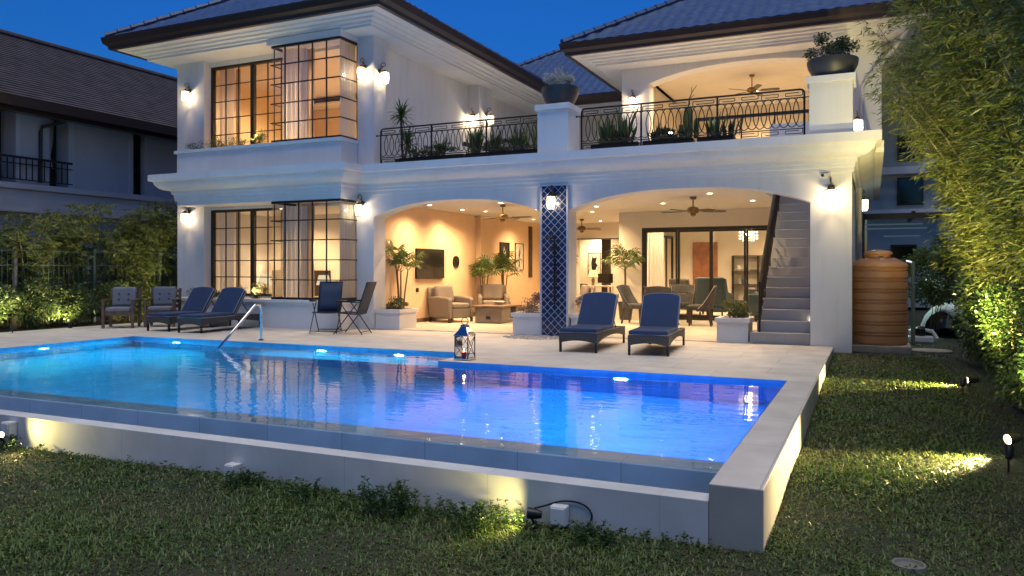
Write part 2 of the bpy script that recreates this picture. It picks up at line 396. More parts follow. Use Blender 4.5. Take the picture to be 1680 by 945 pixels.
# water sheet
m, nt, bs, out = newmat('pool_water'); N = nt.nodes; L = nt.links
bs.inputs['Base Color'].default_value = (.60,.88,1,1); bs.inputs['Roughness'].default_value = .0
bs.inputs['Transmission Weight'].default_value = 1; bs.inputs['IOR'].default_value = 1.33
tc = N.new('ShaderNodeTexCoord'); mp = N.new('ShaderNodeMapping'); mp.inputs['Scale'].default_value = (1,2.2,1); L.new(tc.outputs['Object'], mp.inputs[0])
nz = N.new('ShaderNodeTexNoise'); nz.inputs['Scale'].default_value = 2.3; nz.inputs['Detail'].default_value = 3; nz.inputs['Roughness'].default_value = .45; L.new(mp.outputs[0], nz.inputs['Vector'])
n2 = N.new('ShaderNodeTexNoise'); n2.inputs['Scale'].default_value = .5; L.new(tc.outputs['Object'], n2.inputs['Vector'])
ml = N.new('ShaderNodeMath'); ml.operation='MULTIPLY'; L.new(nz.outputs['Fac'], ml.inputs[0]); L.new(n2.outputs['Fac'], ml.inputs[1])
bp = N.new('ShaderNodeBump'); bp.inputs['Strength'].default_value = .10; bp.inputs['Distance'].default_value = .09; L.new(ml.outputs[0], bp.inputs['Height']); L.new(bp.outputs[0], bs.inputs['Normal'])
WZ = -.05
b = MB(); b.add([(PX0,5.302,WZ),(PX1,5.302,WZ),(PX1,PYB,WZ),(PXN,PYB,WZ),(PXN,PYA,WZ),(PX0,PYA,WZ)],[(0,1,2,3,4,5)])
wo = b.build('pool_water', m); tag(wo, kind='structure')
# normals must look up
if wo.data.polygons[0].normal.z < 0:
    wo.data.flip_normals()
# underwater lamps
def pool_lamp(p, n, col, e):
    p = Vector(p); n = Vector(n)
    b = MB(); rim = MB()
    a = n.cross(Vector((0,0,1))); up = Vector((0,0,1))
    ring = [p + n*.02 + (a*math.cos(t)+up*math.sin(t))*.065 for t in np.linspace(0,2*PI,17)[:-1]]
    b.add(ring,[tuple(range(16))])
    ring2 = [p + n*.012 + (a*math.cos(t)+up*math.sin(t))*.115 for t in np.linspace(0,2*PI,17)[:-1]]
    ring3 = [p + n*.001 + (a*math.cos(t)+up*math.sin(t))*.125 for t in np.linspace(0,2*PI,17)[:-1]]
    rim.add(ring2+ring3,[tuple(range(16))]+[(i,(i+1)%16,16+(i+1)%16,16+i) for i in range(16)])
    lo = rim.build('pool_lamp', M['steel'], pool); b.build('lens', M['poollamp'], lo)
    lamp('AREA','pool_light', p+n*.05, e, col, .09, p+n*2+Vector((0,0,-.15)), parent=None)
CY = (.03,.78,1); BL = (.002,.28,1)
pool_lamp((-11.9,PYA,-.33),(0,-1,0),(.005,.78,.95),80)
pool_lamp((-8.5,PYA,-.38),(0,-1,0),CY,105)
pool_lamp((-6.95,PYA,-.38),(0,-1,0),CY,95)
pool_lamp((-2.9,PYB,-.36),(0,-1,0),BL,390)
pool_lamp((PX0,8.9,-.33),(1,0,0),(.005,.78,.95),74)
# stainless grab rail at the steps
hr = thing('pool_handrail', 'bent stainless steel handrail leading down into the pool', 'handrail', (-10.15,11.05,0))
b = MB()
def arc_pts(c, r, a0, a1, n, plane='yz'):
    return [ (c[0], c[1]+r*math.cos(t), c[2]+r*math.sin(t)) for t in np.linspace(R(a0),R(a1),n)]
pp = [(0,0,-.1),(0,0,.55)] + arc_pts((0,-.11,.55),.11,0,128,8)[1:] + [(0,-1.12,-.13),(0,-1.14,-.5)]
b.tube(pp,.024,10); b.build('rail', M['steel'], hr, smooth=True)
b = MB(); b.lathe((0,0,0),[(.024,.03),(.05,.02),(.055,.002),(.0,.002)],16); b.build('floor_flange', M['steel'], hr, smooth=True)

# ------------------------------------------------------------------ villa
V0 = (-8,14.2,0)
villa = thing('villa', 'white two-storey villa with arched patio, iron balcony railings and blue tiled roofs', 'house', V0, world=True)
def part(name, fn, m, bevel=0, smooth=False, parent=None, label=None):
    b = MB(); fn(b); o = b.build(name, m, villa if parent is None else parent, bevel=bevel, smooth=smooth)
    if parent is not None and parent.get('_w') is None: pass
    if label: o['label'] = label
    return o
def arch(x0, x1, zs, h, n=24, p=2.6):
    c = (x0+x1)/2; a = (x1-x0)/2
    return [(c+a*u, zs+h*(1-abs(u)**p)) for u in np.linspace(-1,1,n)]
FY, FB = 14.2, 14.65
def f(b):
    poly = [(-10.36,0),(-9.87,0)] + arch(-9.87,-5.92,2.44,.31) + [(-5.92,0),(-5.34,0)] + arch(-5.34,-.95,2.45,.33) + [(-.95,-.3),(-.3,-.3),(-.3,3.4),(-10.36,3.4)]
    b.prism(poly,'y',FY,FB)
part('front_wall', f, M['stucco'])
# left block, lower and upper
def f(b):
    b.box(-15.75,-14.85,FY,FB,-.02,2.818)              # corner column
    b.box(-14.848,-10.362,14.40,FB,2.76,2.818)         # window head
    b.box(-14.848,-12.3,14.40,FB,0,.66)
part('wall', f, M['stucco'])
def f(b):
    b.box(-15.75,-9.872,FY+.003,FB,2.821,4.12)
    b.box(-15.75,-14.85,FY,FB,4.122,6.42)
    b.box(-14.848,-10.302,14.38,FB,6.29,6.42)
    b.box(-10.30,-9.87,FY,14.67,4.122,6.42)
    b.box(-10.40,-10.2,14.672,24,3.5,6.42)
    b.box(-10.198,-9.85,19.2,19.9,3.5,6.42)
    b.box(-15.75,-15.55,FB+.002,24,2.8,6.42)
    b.box(-15.75,-15.55,FB+.002,24,0,2.798)
part('wall', f, M['stucco'])
def f(b):
    b.box(-15.1,-10.3,13.6,14.198,2.82,4.05)
    b.box(-15.15,-10.25,13.55,14.196,4.052,4.13)
part('bay_parapet', f, M['trim'], bevel=.006)
def f(b):
    b.box(-15.15,-10.3,13.6,14.198,0,.56); b.box(-15.2,-10.25,13.55,14.196,.562,.63)
part('planter_wall', f, M['trim'], bevel=.006)
part('bay_lintel', lambda b: b.box(-12.3,-10.26,13.56,14.196,6.30,6.44), M['trim'])
# main cornice under the balcony
prof = [(0,2.93),(.035,2.93),(.035,3.0),(.05,3.02),(.05,3.08),(.09,3.09),(.09,3.15),(.12,3.17)] + [(.12+.25*math.sin(t), 3.38-.21*math.cos(t)) for t in np.linspace(.1,PI/2-.05,7)] + [(.45,3.385),(.45,3.53),(0,3.53)]
def f(b): b.sweep([(-15.1,18),(-15.1,13.6),(-10.3,13.6),(-10.3,14.2),(-.3,14.2),(-.3,24)], prof)
part('cornice', f, M['trim'])
# balcony slab with the stair opening
def f(b):
    b.box(-9.995,-1.9,14.652,24,2.8,3.5); b.box(-1.898,-.32,14.652,15.8,2.8,3.5); b.box(-1.898,-.32,19.3,24,2.8,3.5)
    b.box(-.9,-.32,15.802,19.298,2.8,3.5); b.box(-15.54,-10.0,14.66,24,2.82,3.5)
    b.box(-9.868,-.3,14.203,14.648,3.402,3.52)
part('balcony_floor', f, M['ceil'])
# balcony piers
for (x0,x1,zt) in ((-5.87,-5.24,4.36),(-.95,-.28,4.40)):
    def f(b):
        b.box(x0,x1,13.9,14.55,3.532,zt); b.box(x0-.045,x1+.045,13.855,14.595,zt+.002,zt+.11)
    part('balcony_pier', f, M['trim'], bevel=.008)
# blue tiled pillar facing with white diamond joints
tp = part('tiled_panel', lambda b: b.box(-5.90,-5.36,14.17,14.199,.0,2.95), M['bluetile'])
def f(b):
    x0,x1,z0,z1 = -5.885,-5.375,.02,2.93; s = .108*2
    for sgn in (1,-1):
        k = -4.0
        while k < 4.5:
            # line x - x0 = sgn*(z - z0) + k
            pts = []
            for z in (z0,z1):
                x = x0 + sgn*(z-z0)+k; pts.append((x,z))
            (xa,za),(xb,zb) = pts
            def clip(xl, side):
                pass
            t0,t1 = 0,1; dx = xb-xa
            lo,hi = sorted(((x0-xa)/dx,(x1-xa)/dx)); t0=max(0,lo); t1=min(1,hi)
            if t1-t0 > .004:
                p = (xa+dx*t0, 14.167-(.001 if sgn>0 else 0), za+(zb-za)*t0); q = (xa+dx*t1, 14.167-(.001 if sgn>0 else 0), za+(zb-za)*t1)
                b.bar(p,q,.013,.006)
            k += .1525
part('grout_lattice', f, M['grout'], parent=tp); 
def f(b):
    b.box(-5.925,-5.888,14.158,14.199,0,2.99); b.box(-5.372,-5.335,14.158,14.199,0,2.99); b.box(-5.887,-5.373,14.158,14.199,2.952,2.99)
part('panel_border', f, M['grout'], parent=tp)
for c in kids(tp): c.location = (0,0,0)

# ---- ground floor interior shell
def f(b): b.box(-9.998,-1.9,14.2,24.2,-.3,.012); b.box(-1.898,-.56,14.62,24.2,-.3,.011); b.box(-10.3,-9.99,14.66,14.67,-.3,-.1)
part('patio_floor', f, M['floor'])
def f(b):
    b.box(-10.2,-10.0,14.66,19.3,0,2.798); b.box(-10.2,-9.85,19.302,20.0,0,2.798); b.box(-10.2,-10.0,20.002,24.2,0,2.798)
part('living_wall', f, M['peach'])
def f(b):
    for (x,y0,y1) in ((-9.998,14.67,19.3),(-9.998,20.0,24.0)): b.box(x,x+.014,y0,y1,.012,.11)
part('skirting', f, M['wood'])
def f(b):
    b.box(-10.2,-8.7,24.0,24.2,0,2.798); b.box(-8.698,-6.06,24.0,24.2,2.3,2.798); 
    b.box(-6.06,-5.86,20.1,30,0,2.798)
    b.box(-6.06,-5.45,19.9,20.098,0,2.798); b.box(-5.448,-1.9,19.9,20.098,2.38,2.798)
    b.box(-1.95,-1.75,20.1,25.2,0,2.798)
    b.box(-5.858,-1.952,25.0,25.2,0,2.798)
part('interior_wall', f, M['inwall'])
def f(b):
    b.box(-5.858,-1.952,20.1,25,2.78,2.797); b.box(-13,-6.062,24.202,30,2.78,2.797)
part('ceiling', f, M['ceil'])
def f(b):
    b.box(-5.858,-1.952,20.1,25,.0125,.02); b.box(-13,-6.062,24.202,30,0,.02)
part('floor', f, M['floor'])
def f(b):
    b.box(-13,-6.06,27.6,27.8,0,2.798); b.box(-13.2,-13,24.2,27.8,0,2.798)
part('interior_wall', f, M['inwall'])
part('narrow_window', lambda b: b.box(-9.999,-9.975,22.95,23.22,1.04,2.68), M['darkwood'])
def f(b):
    b.box(-8.72,-7.25,23.96,24.24,2.27,2.30)
part('opening_head', f, M['frame'])
# east wall beyond the stairs
part('side_wall', lambda b: (b.box(-.55,-.3,14.652,24.2,-.3,2.798), b.box(-.55,-.3,24.2,30,-.3,6.4)), M['stucco'])
# sliding door: one frame, four leaves
def glass_door(name, x0, x1, z0, z1, y, n, m=None, w=.075):
    fr = part(name, lambda b: (b.box(x0,x0+w,y,y+.12,z0,z1), b.box(x1-w,x1,y,y+.12,z0,z1), b.box(x0+w,x1-w,y,y+.12,z1-w,z1), b.box(x0+w,x1-w,y,y+.12,z0,z0+.04)), m or M['frame'])
    ww = (x1-x0-2*w)/n
    for i in range(n):
        a = x0+w+i*ww; yy = y+.02+.045*(i%2)
        s = .05
        lf = part('door_leaf', lambda b: (b.box(a+.002,a+s,yy,yy+.035,z0+.042,z1-w-.002), b.box(a+ww-s,a+ww-.002,yy,yy+.035,z0+.042,z1-w-.002), b.box(a+s,a+ww-s,yy,yy+.035,z1-w-.05,z1-w-.002), b.box(a+s,a+ww-s,yy,yy+.035,z0+.042,z0+.13)), m or M['frame'], parent=fr)
        lf.location = (0,0,0)
        g = MB().add([(a+s,yy+.017,z0+.13),(a+ww-s,yy+.017,z0+.13),(a+ww-s,yy+.017,z1-w-.05),(a+s,yy+.017,z1-w-.05)],[(0,1,2,3)]).build('pane', M['glass'], lf)
        g.location = (0,0,0)
    return fr
glass_door('sliding_door', -5.45,-1.9,.012,2.38,19.93,4)
# mahogany door inside
dr = part('door', lambda b: b.box(-5.17,-4.40,24.95,24.998,.02,2.16), M['reddoor'])
kn = part('handle', lambda b: b.tube([(-4.5,24.94,1.02),(-4.5,24.9,1.02),(-4.62,24.9,1.02)],.012,6), M['steel'], parent=dr); kn.location=(0,0,0)

# staircase
def f(b):
    n = 18; z = .0; y = 14.22
    for i in range(n):
        b.box(-1.86 if i else -1.95,-.953,y+.255*i,y+.255*(i+1)+.4,(-.05 if i<2 else .193*(i-2)),.193*(i+1)-.001*i)
st = part('staircase', f, M['grey'], bevel=.006)
def f(b):
    p0 = Vector((-1.8,14.34,1.06)); p1 = Vector((-1.8,18.6,1.06+.193/.255*4.26))
    b.tube([(-1.8,14.34,.19),p0],.02,6); b.tube([p0,p1],.028,6)
    q0 = p0-Vector((0,0,.14)); q1 = p1-Vector((0,0,.14)); b.tube([q0,q1],.012,5)
    r0 = p0-Vector((0,0,.72)); r1 = p1-Vector((0,0,.72)); b.tube([r0,r1],.014,5)
    for i in range(1,22):
        t = i/22; a = q0.lerp(q1,t); c = r0.lerp(r1,t)
        if i%4==0: b.tube([a+Vector((0,0,.14)),c-Vector((0,0,.15))],.016,5)
        e = .055
        for s in (-1,1):
            b.tube([a, a.lerp(c,.3)+Vector((0,s*e,0)), a.lerp(c,.7)+Vector((0,s*e,0)), c],.009,4)
hrl = part('stair_handrail', f, M['iron'], parent=st); hrl.location=(0,0,0)

# ---- bedrooms (left block)
def f(b):
    b.box(-15.55,-10.2,17.2,17.4,0,2.8); b.box(-10.38,-10.202,14.652,17.2,0,2.8)
part('bedroom_wall', f, M['inwall'])
part('bedroom_floor', lambda b: (b.box(-15.55,-10.38,14.42,17.2,-.2,.02)), M['wood'])
def f(b):
    b.box(-15.55,-10.402,19,19.2,3.5,6.4); b.box(-15.55,-15.53,14.652,19,3.5,6.4); b.box(-10.43,-10.402,14.675,19,3.5,6.39)
    b.box(-12.6,-12.5,18.3,18.998,3.5,6.38)
part('bedroom_wall', f, M['orange'])
part('bedroom_ceiling', lambda b: (b.box(-15.55,-10.402,14.652,19,6.33,6.41), b.box(-15.53,-10.43,18.3,18.99,6.1,6.15)), M['ceil'])
part('bedroom_floor', lambda b: b.box(-15.55,-10.402,14.652,19,3.502,3.62), M['wood'])
# windows
def window(x0,x1,z0,z1,y,sashes,cols,rows):
    w=.06
    def f(b):
        b.box(x0,x0+w,y,y+.1,z0,z1); b.box(x1-w,x1,y,y+.1,z0,z1); b.box(x0+w,x1-w,y,y+.1,z1-w,z1); b.box(x0+w,x1-w,y,y+.1,z0,z0+w)
        sw=(x1-x0)/sashes
        for i in range(1,sashes): b.box(x0+i*sw-.05,x0+i*sw+.05,y-.01,y+.09,z0+w,z1-w)
    fr = part('window', f, M['frame'])
    def g(b):
        sw=(x1-x0)/sashes
        for i in range(sashes):
            a=x0+i*sw+w-.01; c=x0+(i+1)*sw-w+.01
            for k in range(1,cols): xx=a+(c-a)*k/cols; b.box(xx-.011,xx+.011,y+.02,y+.045,z0+w,z1-w)
            for k in range(1,rows): zz=z0+w+(z1-z0-2*w)*k/rows; b.box(a,c,y+.024,y+.04,zz-.011,zz+.011)
    part('muntin', g, M['muntin'], parent=fr).location=(0,0,0)
    MB().add([(x0+w,y+.032,z0+w),(x1-w,y+.032,z0+w),(x1-w,y+.032,z1-w),(x0+w,y+.032,z1-w)],[(0,1,2,3)]).build('pane', M['glass'], fr).location=(0,0,0)
window(-14.85,-12.2,.66,2.76,14.42,2,3,5)
window(-14.85,-12.2,4.14,6.29,14.42,2,3,5)
def bay(x0,x1,z0,z1,y0,y1):
    w=.05
    def f(b):
        for z in (z0,z1-w): b.box(x0,x1,y0,y0+.05,z,z+w); b.box(x1-.05,x1,y0+.05,y1,z,z+w); b.box(x0,x0+.05,y0+.05,y1,z,z+w)
        b.box(x1-.07,x1+.003,y1-.09,y1,z0+w,z1-w); b.box(x0-.003,x0+.05,y1-.05,y1,z0+w,z1-w)
    fr = part('bay_window', f, M['muntin'])
    def g(b):
        for k in range(1,5): xx=x0+(x1-x0)*k/5; b.box(xx-.012,xx+.012,y0+.004,y0+.03,z0+w,z1-w)
        b.box(x0,x0+.02,y0+.08,y0+.1,z0+w,z1-w)
        for k in range(1,5):
            zz=z0+(z1-z0)*k/5
            b.box(x0-.02,x1+.012,y0-.006,y0+.022,zz-.012,zz+.012); b.box(x1-.016,x1+.012,y0+.022,y1-.09,zz-.012,zz+.012); b.box(x0,x0+.02,y0+.022,y1-.05,zz-.012,zz+.012)
    part('muntin', g, M['muntin'], parent=fr).location=(0,0,0)
    p = MB(); xa,xb,ya = x0+.008,x1-.004,y0+.012
    for q in ([(xa,ya),(xb,ya)],[(xb,ya),(xb,y1-.04)],[(xa,y1-.04),(xa,ya)]):
        p.add([(q[0][0],q[0][1],z0+w),(q[1][0],q[1][1],z0+w),(q[1][0],q[1][1],z1-w),(q[0][0],q[0][1],z1-w)],[(0,1,2,3)])
    p.build('pane', M['glass'], fr).location=(0,0,0)
bay(-12.22,-10.32,.63,2.818,13.62,14.40)
bay(-12.22,-10.32,4.132,6.298,13.62,14.38)
# curtains: wavy sheets hung inside
def curtain(name, label, pts, z0, z1, m, amp=.035, wl=.11, gather=None, cat='curtain'):
    """pts = plan polyline; folds along it"""
    P=[Vector((x,y,0)) for x,y in pts]; seg=[(b-a).length for a,b in zip(P,P[1:])]; T=sum(seg); n=max(16,int(T/wl*10)); vs=[]; fs=[]
    rows=10
    for j in range(rows+1):
        z=z0+(z1-z0)*j/rows; fr=j/rows
        for i in range(n+1):
            s=T*i/n; a=0; acc=0
            while a<len(seg)-1 and s>acc+seg[a]: acc+=seg[a]; a+=1
            d=(P[a+1]-P[a]).normalized(); p=P[a]+d*(s-acc); nn=Vector((d.y,-d.x,0))
            g=1.0
            if gather: 
                g = 1-gather[1]*math.exp(-((fr-gather[0])/.16)**2); c=P[0].lerp(P[-1],.5); p = c+(p-c)*g
            p = p + nn*amp*(.7+.3*math.sin(i*.7))*math.sin(2*PI*s/wl+.5*math.sin(3*fr+i*.2))
            vs.append((p.x,p.y,z))
    for j in range(rows):
        for i in range(n): fs.append((j*(n+1)+i,j*(n+1)+i+1,(j+1)*(n+1)+i+1,(j+1)*(n+1)+i))
    t = MB().add(vs,fs).build(name, m, None, smooth=True); return tag(t,label,cat)
for z0,z1,w_ in ((.66,2.72,'ground-floor'),(4.16,6.26,'upstairs')):
    curtain('sheer_curtain', f'white sheer curtain at the left end of the {w_} corner window', [(-12.05,13.80),(-11.45,13.9)], z0, z1, M['curtain'])
    curtain('drape', f'taupe drape gathered beside the sheer in the {w_} corner window', [(-11.58,14.02),(-11.36,14.04)], z0, z1, M['drape'], .05, .13, (.25 if z0>3 else .5,.35))
    curtain('sheer_curtain', f'white sheer curtain covering the right return of the {w_} corner window', [(-10.75,14.3),(-10.44,14.30),(-10.44,13.74)], z0, z1, M['curtain'])
    curtain('sheer_curtain', f'white sheer curtain at the left edge of the {w_} flat window', [(-14.75,14.62),(-14.3,14.64)], z0, z1, M['curtain'])
    curtain('drape', f'taupe drape hanging inside the {w_} flat window', [(-14.30,14.7),(-14.16,14.71)], z0, z1, M['drape'])

# ---- upper veranda (right)
def f(b):
    poly=[(-5.8,3.5),(-5.1,3.5)]+arch(-5.1,-.45,5.98,.32,p=2.4)+[(-.45,3.5),(.2,3.5),(.2,6.42),(-5.8,6.42)]
    b.prism(poly,'y',19.3,19.75)
part('veranda_front', f, M['stucco'])
def f(b):
    poly=[(19.752,3.5),(20.4,3.5)]+arch(20.4,23.3,5.2,.6,p=2.2)+[(23.3,3.5),(25,3.5),(25,6.42),(19.752,6.42)]
    b.prism(poly,'x',-5.8,-5.5)
    b.box(-5.9,-5.805,19.8,25,3.5,6.42); b.box(-5.498,.2,24.7,25,3.5,6.42); b.box(0,.2,19.752,24.698,3.5,6.42)
part('veranda_wall', f, M['inwall'])
part('veranda_ceiling', lambda b: b.box(-5.5,0,19.752,24.698,6.4,6.44), M['inwall'])
part('veranda_floor', lambda b: (b.box(-.32,.19,14.7,24.9,3.3,3.5), b.box(-10,-.3,24,30,2.8,3.5)), M['ceil'])
part('stair_parapet', lambda b: (b.box(-2.0,-.5,17.6,17.75,3.502,4.42), b.box(-.5,-.36,17.6,19.29,3.502,4.42)), M['trim'])
def f(b):
    b.box(-3.6,-.36,17.62,17.72,4.62,4.69); 
    for x in (-3.55,-2.6,-1.9,-1.2,-.45): b.box(x-.015,x+.015,17.655,17.685,3.5 if x<-2 else 4.42,4.62)
part('stair_guard', f, M['darkwood'])
def f(b):
    b.box(-4.9,-3.0,22.2,22.7,4.25,4.35); b.box(-4.8,-3.1,22.25,22.65,3.5,4.25)
part('bar_counter', f, M['darkwood'])
# back wing wall
part('wall', lambda b: b.box(-15.5,-5.8,24.3,24.5,3.5,6.6), M['inwall'])
def f(b):
    for i in range(5): b.bar((-9.4+i*.48,18.0+i*.6,3.5),(-9.4+i*.48,18.0+i*.6,4.50-i*.1),.035)
    b.bar((-9.6,17.8,4.55),(-7.2,20.8,4.05),.06,.1)
part('stair_guard', f, M['darkwood'])

# ---- roofs
def roof_plane(b, org, ud, vd, W, D, slope, du=.062, dv=.11, trimL=True, trimR=True):
    """tiles as real waves: org + u*ud + v*vd, rising slope*v"""
    nu=int(W/du); nv=int(D/dv); us=np.linspace(0,W,nu+1); vs=np.linspace(0,D,nv+1)
    U,V=np.meshgrid(us,vs)
    lo=V if trimL else V*0; hi=W-V if trimR else V*0+W
    Uc=np.clip(U,lo,np.maximum(hi,lo))
    wave=.032*np.abs(np.cos(PI*Uc/.30)); cz=.036*(1-((V/.34)%1.0))
    Z=org[2]+slope*V+wave+cz
    X=org[0]+Uc*ud[0]+V*vd[0]; Y=org[1]+Uc*ud[1]+V*vd[1]
    base=len(b.v); n=nu+1
    b.v+= list(map(tuple,np.c_[X.ravel(),Y.ravel(),Z.ravel()].tolist()))
    for j in range(nv):
        for i in range(nu):
            if Uc[j,i+1]-Uc[j,i] < 1e-4 and Uc[j+1,i+1]-Uc[j+1,i] < 1e-4: continue
            b.f.append((base+j*n+i,base+j*n+i+1,base+(j+1)*n+i+1,base+(j+1)*n+i))
def hip_roof(x0,x1,y0,y1,z,slope,fine=('f',)):
    D=min(x1-x0,y1-y0)/2
    b=MB(); W=x1-x0; Lh=y1-y0
    roof_plane(b,(x0,y0,z),(1,0),(0,1),W,D,slope)
    roof_plane(b,(x1,y0,z),(0,1),(-1,0),Lh,D,slope,du=.1,dv=.11)
    roof_plane(b,(x0,y1,z),(0,-1),(1,0),Lh,D,slope,du=.1,dv=.11)
    roof_plane(b,(x1,y1,z),(-1,0),(0,1-2),W,D,slope,du=.3,dv=.34)
    o=b.build('roof', M['rooftile'], villa, smooth=True, sharp=50)
    c=MB()
    def cap(p,q):
        p=Vector(p);q=Vector(q);n=max(2,int((q-p).length/.32)); pts=[];rr=[]
        for i in range(n):
            pts+= [p.lerp(q,i/n),p.lerp(q,(i+.92)/n)]; rr+=[.10,.078]
        c.tube(pts,rr,8)
    h=z+slope*D+.06
    cap((x0,y0,z+.06),(x0+D,y0+D,h)); cap((x1,y0,z+.06),(x1-D,y0+D,h)); cap((x0,y1,z+.06),(x0+D,y1-D,h)); cap((x1,y1,z+.06),(x1-D,y1-D,h))
    if W<Lh: cap((x0+D,y0+D,h),(x0+D,y1-D,h))
    else: cap((x0+D,y0+D,h),(x1-D,y0+D,h))
    k=c.build('hip_tiles', M['rooftile'], o, smooth=True); k.location=(0,0,0)
    return o
SOF=[(-.4,6.40),(.50,6.40),(.50,6.45),(.56,6.46),(.57,6.50),(.66,6.52),(.67,6.555),(.78,6.565),(.80,6.60),(1.04,6.605),(1.04,6.75),(-.4,6.75)]
GUT=[(1.0,6.59),(1.10,6.59),(1.11,6.66),(1.19,6.72),(1.22,6.84),(1.22,6.87),(1.16,6.87),(1.14,6.80),(1.045,6.76)]
def eaves(path, roof):
    part('eaves_cornice', lambda b: b.sweep(path,SOF), M['trim'])
    g=part('gutter', lambda b: b.sweep(path,GUT), M['gutter'], parent=roof); g.location=(0,0,0)
r=hip_roof(-16.75,-8.87,12.95,26,6.84,.62); eaves([(-15.6,24),(-15.6,14.1),(-10.02,14.1),(-10.02,24)], r)
part('roof_deck', lambda b: b.box(-15.6,-10.03,14.12,24,6.60,6.7), M['trim'])
r=hip_roof(-6.95,1.35,18.05,30,6.84,.62); eaves([(-5.8,30),(-5.8,19.2),(.2,19.2),(.2,30)], r)
part('roof_deck', lambda b: b.box(-5.79,.19,19.22,30,6.60,6.7), M['trim'])
r=hip_roof(-15.4,-1.0,23.2,35,6.74,.62); g=part('gutter', lambda b: b.sweep([(-14.2,24.3),(-1,24.3)],[(u,z-.1) for u,z in GUT]), M['gutter'], parent=r); g.location=(0,0,0)
part('eaves_cornice', lambda b: b.sweep([(-14.2,24.3),(-1,24.3)],[(u,z-.1) for u,z in SOF]), M['trim'])
# rain pipe on the right corner
def f(b):
    b.tube([(.75,18.6,6.5),(.45,18.9,6.1),(-.1,19.2,5.55),(-.18,19.22,5.4),(-.18,19.22,3.5)],.045,8)
part('downpipe', f, M['plastic'], smooth=True)
def f(b):
    b.tube([(-.2,15.75,2.8),(-.2,15.75,-.1)],.04,8)
part('downpipe', f, M['grey'], smooth=True)
part('downpipe', lambda b: b.tube([(-.24,16.6,2.8),(-.24,16.6,-.1)],.05,8), M['grey'], smooth=True)

# ---- balcony railings (things of their own)
def railing(name, label, x0, x1, y, z0, z1, posts):
    t = thing(name, label, 'railing', ((x0+x1)/2,y,z0), world=True)
    b=MB(); r=.013
    zt=z1; zb=z1-.14; zk=z0+.05; zk2=z0+.17
    # outer frame with rounded top corners
    pts=[(x0,y,z0),(x0,y,zt-.07)]+[(x0+.07-.07*math.cos(a),y,zt-.07+.07*math.sin(a)) for a in (R(30),R(60),R(90))]+[(x1-.07+.07*math.sin(a),y,zt-.07+.07*math.cos(a)) for a in (0,R(30),R(60),R(90))]+[(x1,y,z0)]
    b.tube(pts,.017,6)
    for z in (zb,zk2,zk): b.tube([(x0,y,z),(x1,y,z)],.010 if z<zb else .012,5)
    b.build('frame', M['iron'], t, smooth=True)
    for px_ in posts:
        MB().box(px_-.014,px_+.014,y-.014,y+.014,z0-.03,zt-.004).build('post', M['iron'], t)
    b=MB()
    xs=[x0]+list(posts)+[x1]
    for a,c in zip(xs,xs[1:]):
        n=max(2,int(round((c-a)/.135))); s=(c-a)/n; zc=(zb+zk2)/2+.02; hz=(zb-zk2)/2-.01
        for i in range(n):
            cx=a+s*(i+.5)
            pts=[(min(max(cx+s*.86*math.cos(q),a+.01),c-.01),y+(.004 if i%2 else -.004),zc+hz*math.sin(q)) for q in np.linspace(0,2*PI,19)[:-1]]
            b.tube(pts,.0085,4,closed=True)
    b.build('ellipse_scrolls', M['iron'], t, smooth=True)
    b=MB()
    for (lo,hi) in ((zb,zt-.017),(zk,zk2)):
      b=MB()
      for a,c in zip(xs,xs[1:]):
        n=max(1,int(round((c-a)/.42))); s=(c-a)/n
        for i in range(n):
            xa=a+s*i+.03; xb=a+s*(i+1)-.03
            if 1:
                h=hi-lo; m1=lo+h*.3; m2=lo+h*.72
                pl=[(xa,lo),(xa,m2),(xb-.03,m2),(xb-.03,m1),(xa+.06,m1)] if i%2==0 else [(xb,hi),(xb,m1),(xa+.03,m1),(xa+.03,m2),(xb-.06,m2)]
                for p,q in zip(pl,pl[1:]): b.bar((p[0],y,p[1]),(q[0],y,q[1]),.012,.012)
      b.build('key_pattern', M['iron'], t)
    b=MB()
    for x,s in ((x0,-1),(x1,1)): b.tube([(x,y,zb),(x+s*.10,y,zb)],.011,6); b.lathe((x+s*.1,y,zb),[(0,-.02),(.022,-.01),(.022,.01),(0,.02)],8)
    b.build('wall_fixing', M['iron'], t)
    return t
railing('balcony_railing','black iron balcony railing with key pattern between the bay pillar and first pier', -9.74,-5.97,14.28,3.56,4.36,(-8.46,-7.16))
railing('balcony_railing','black iron balcony railing with key pattern before the right veranda, reaching the corner pier', -5.10,-1.05,14.28,3.56,4.40,(-3.92,-2.52))
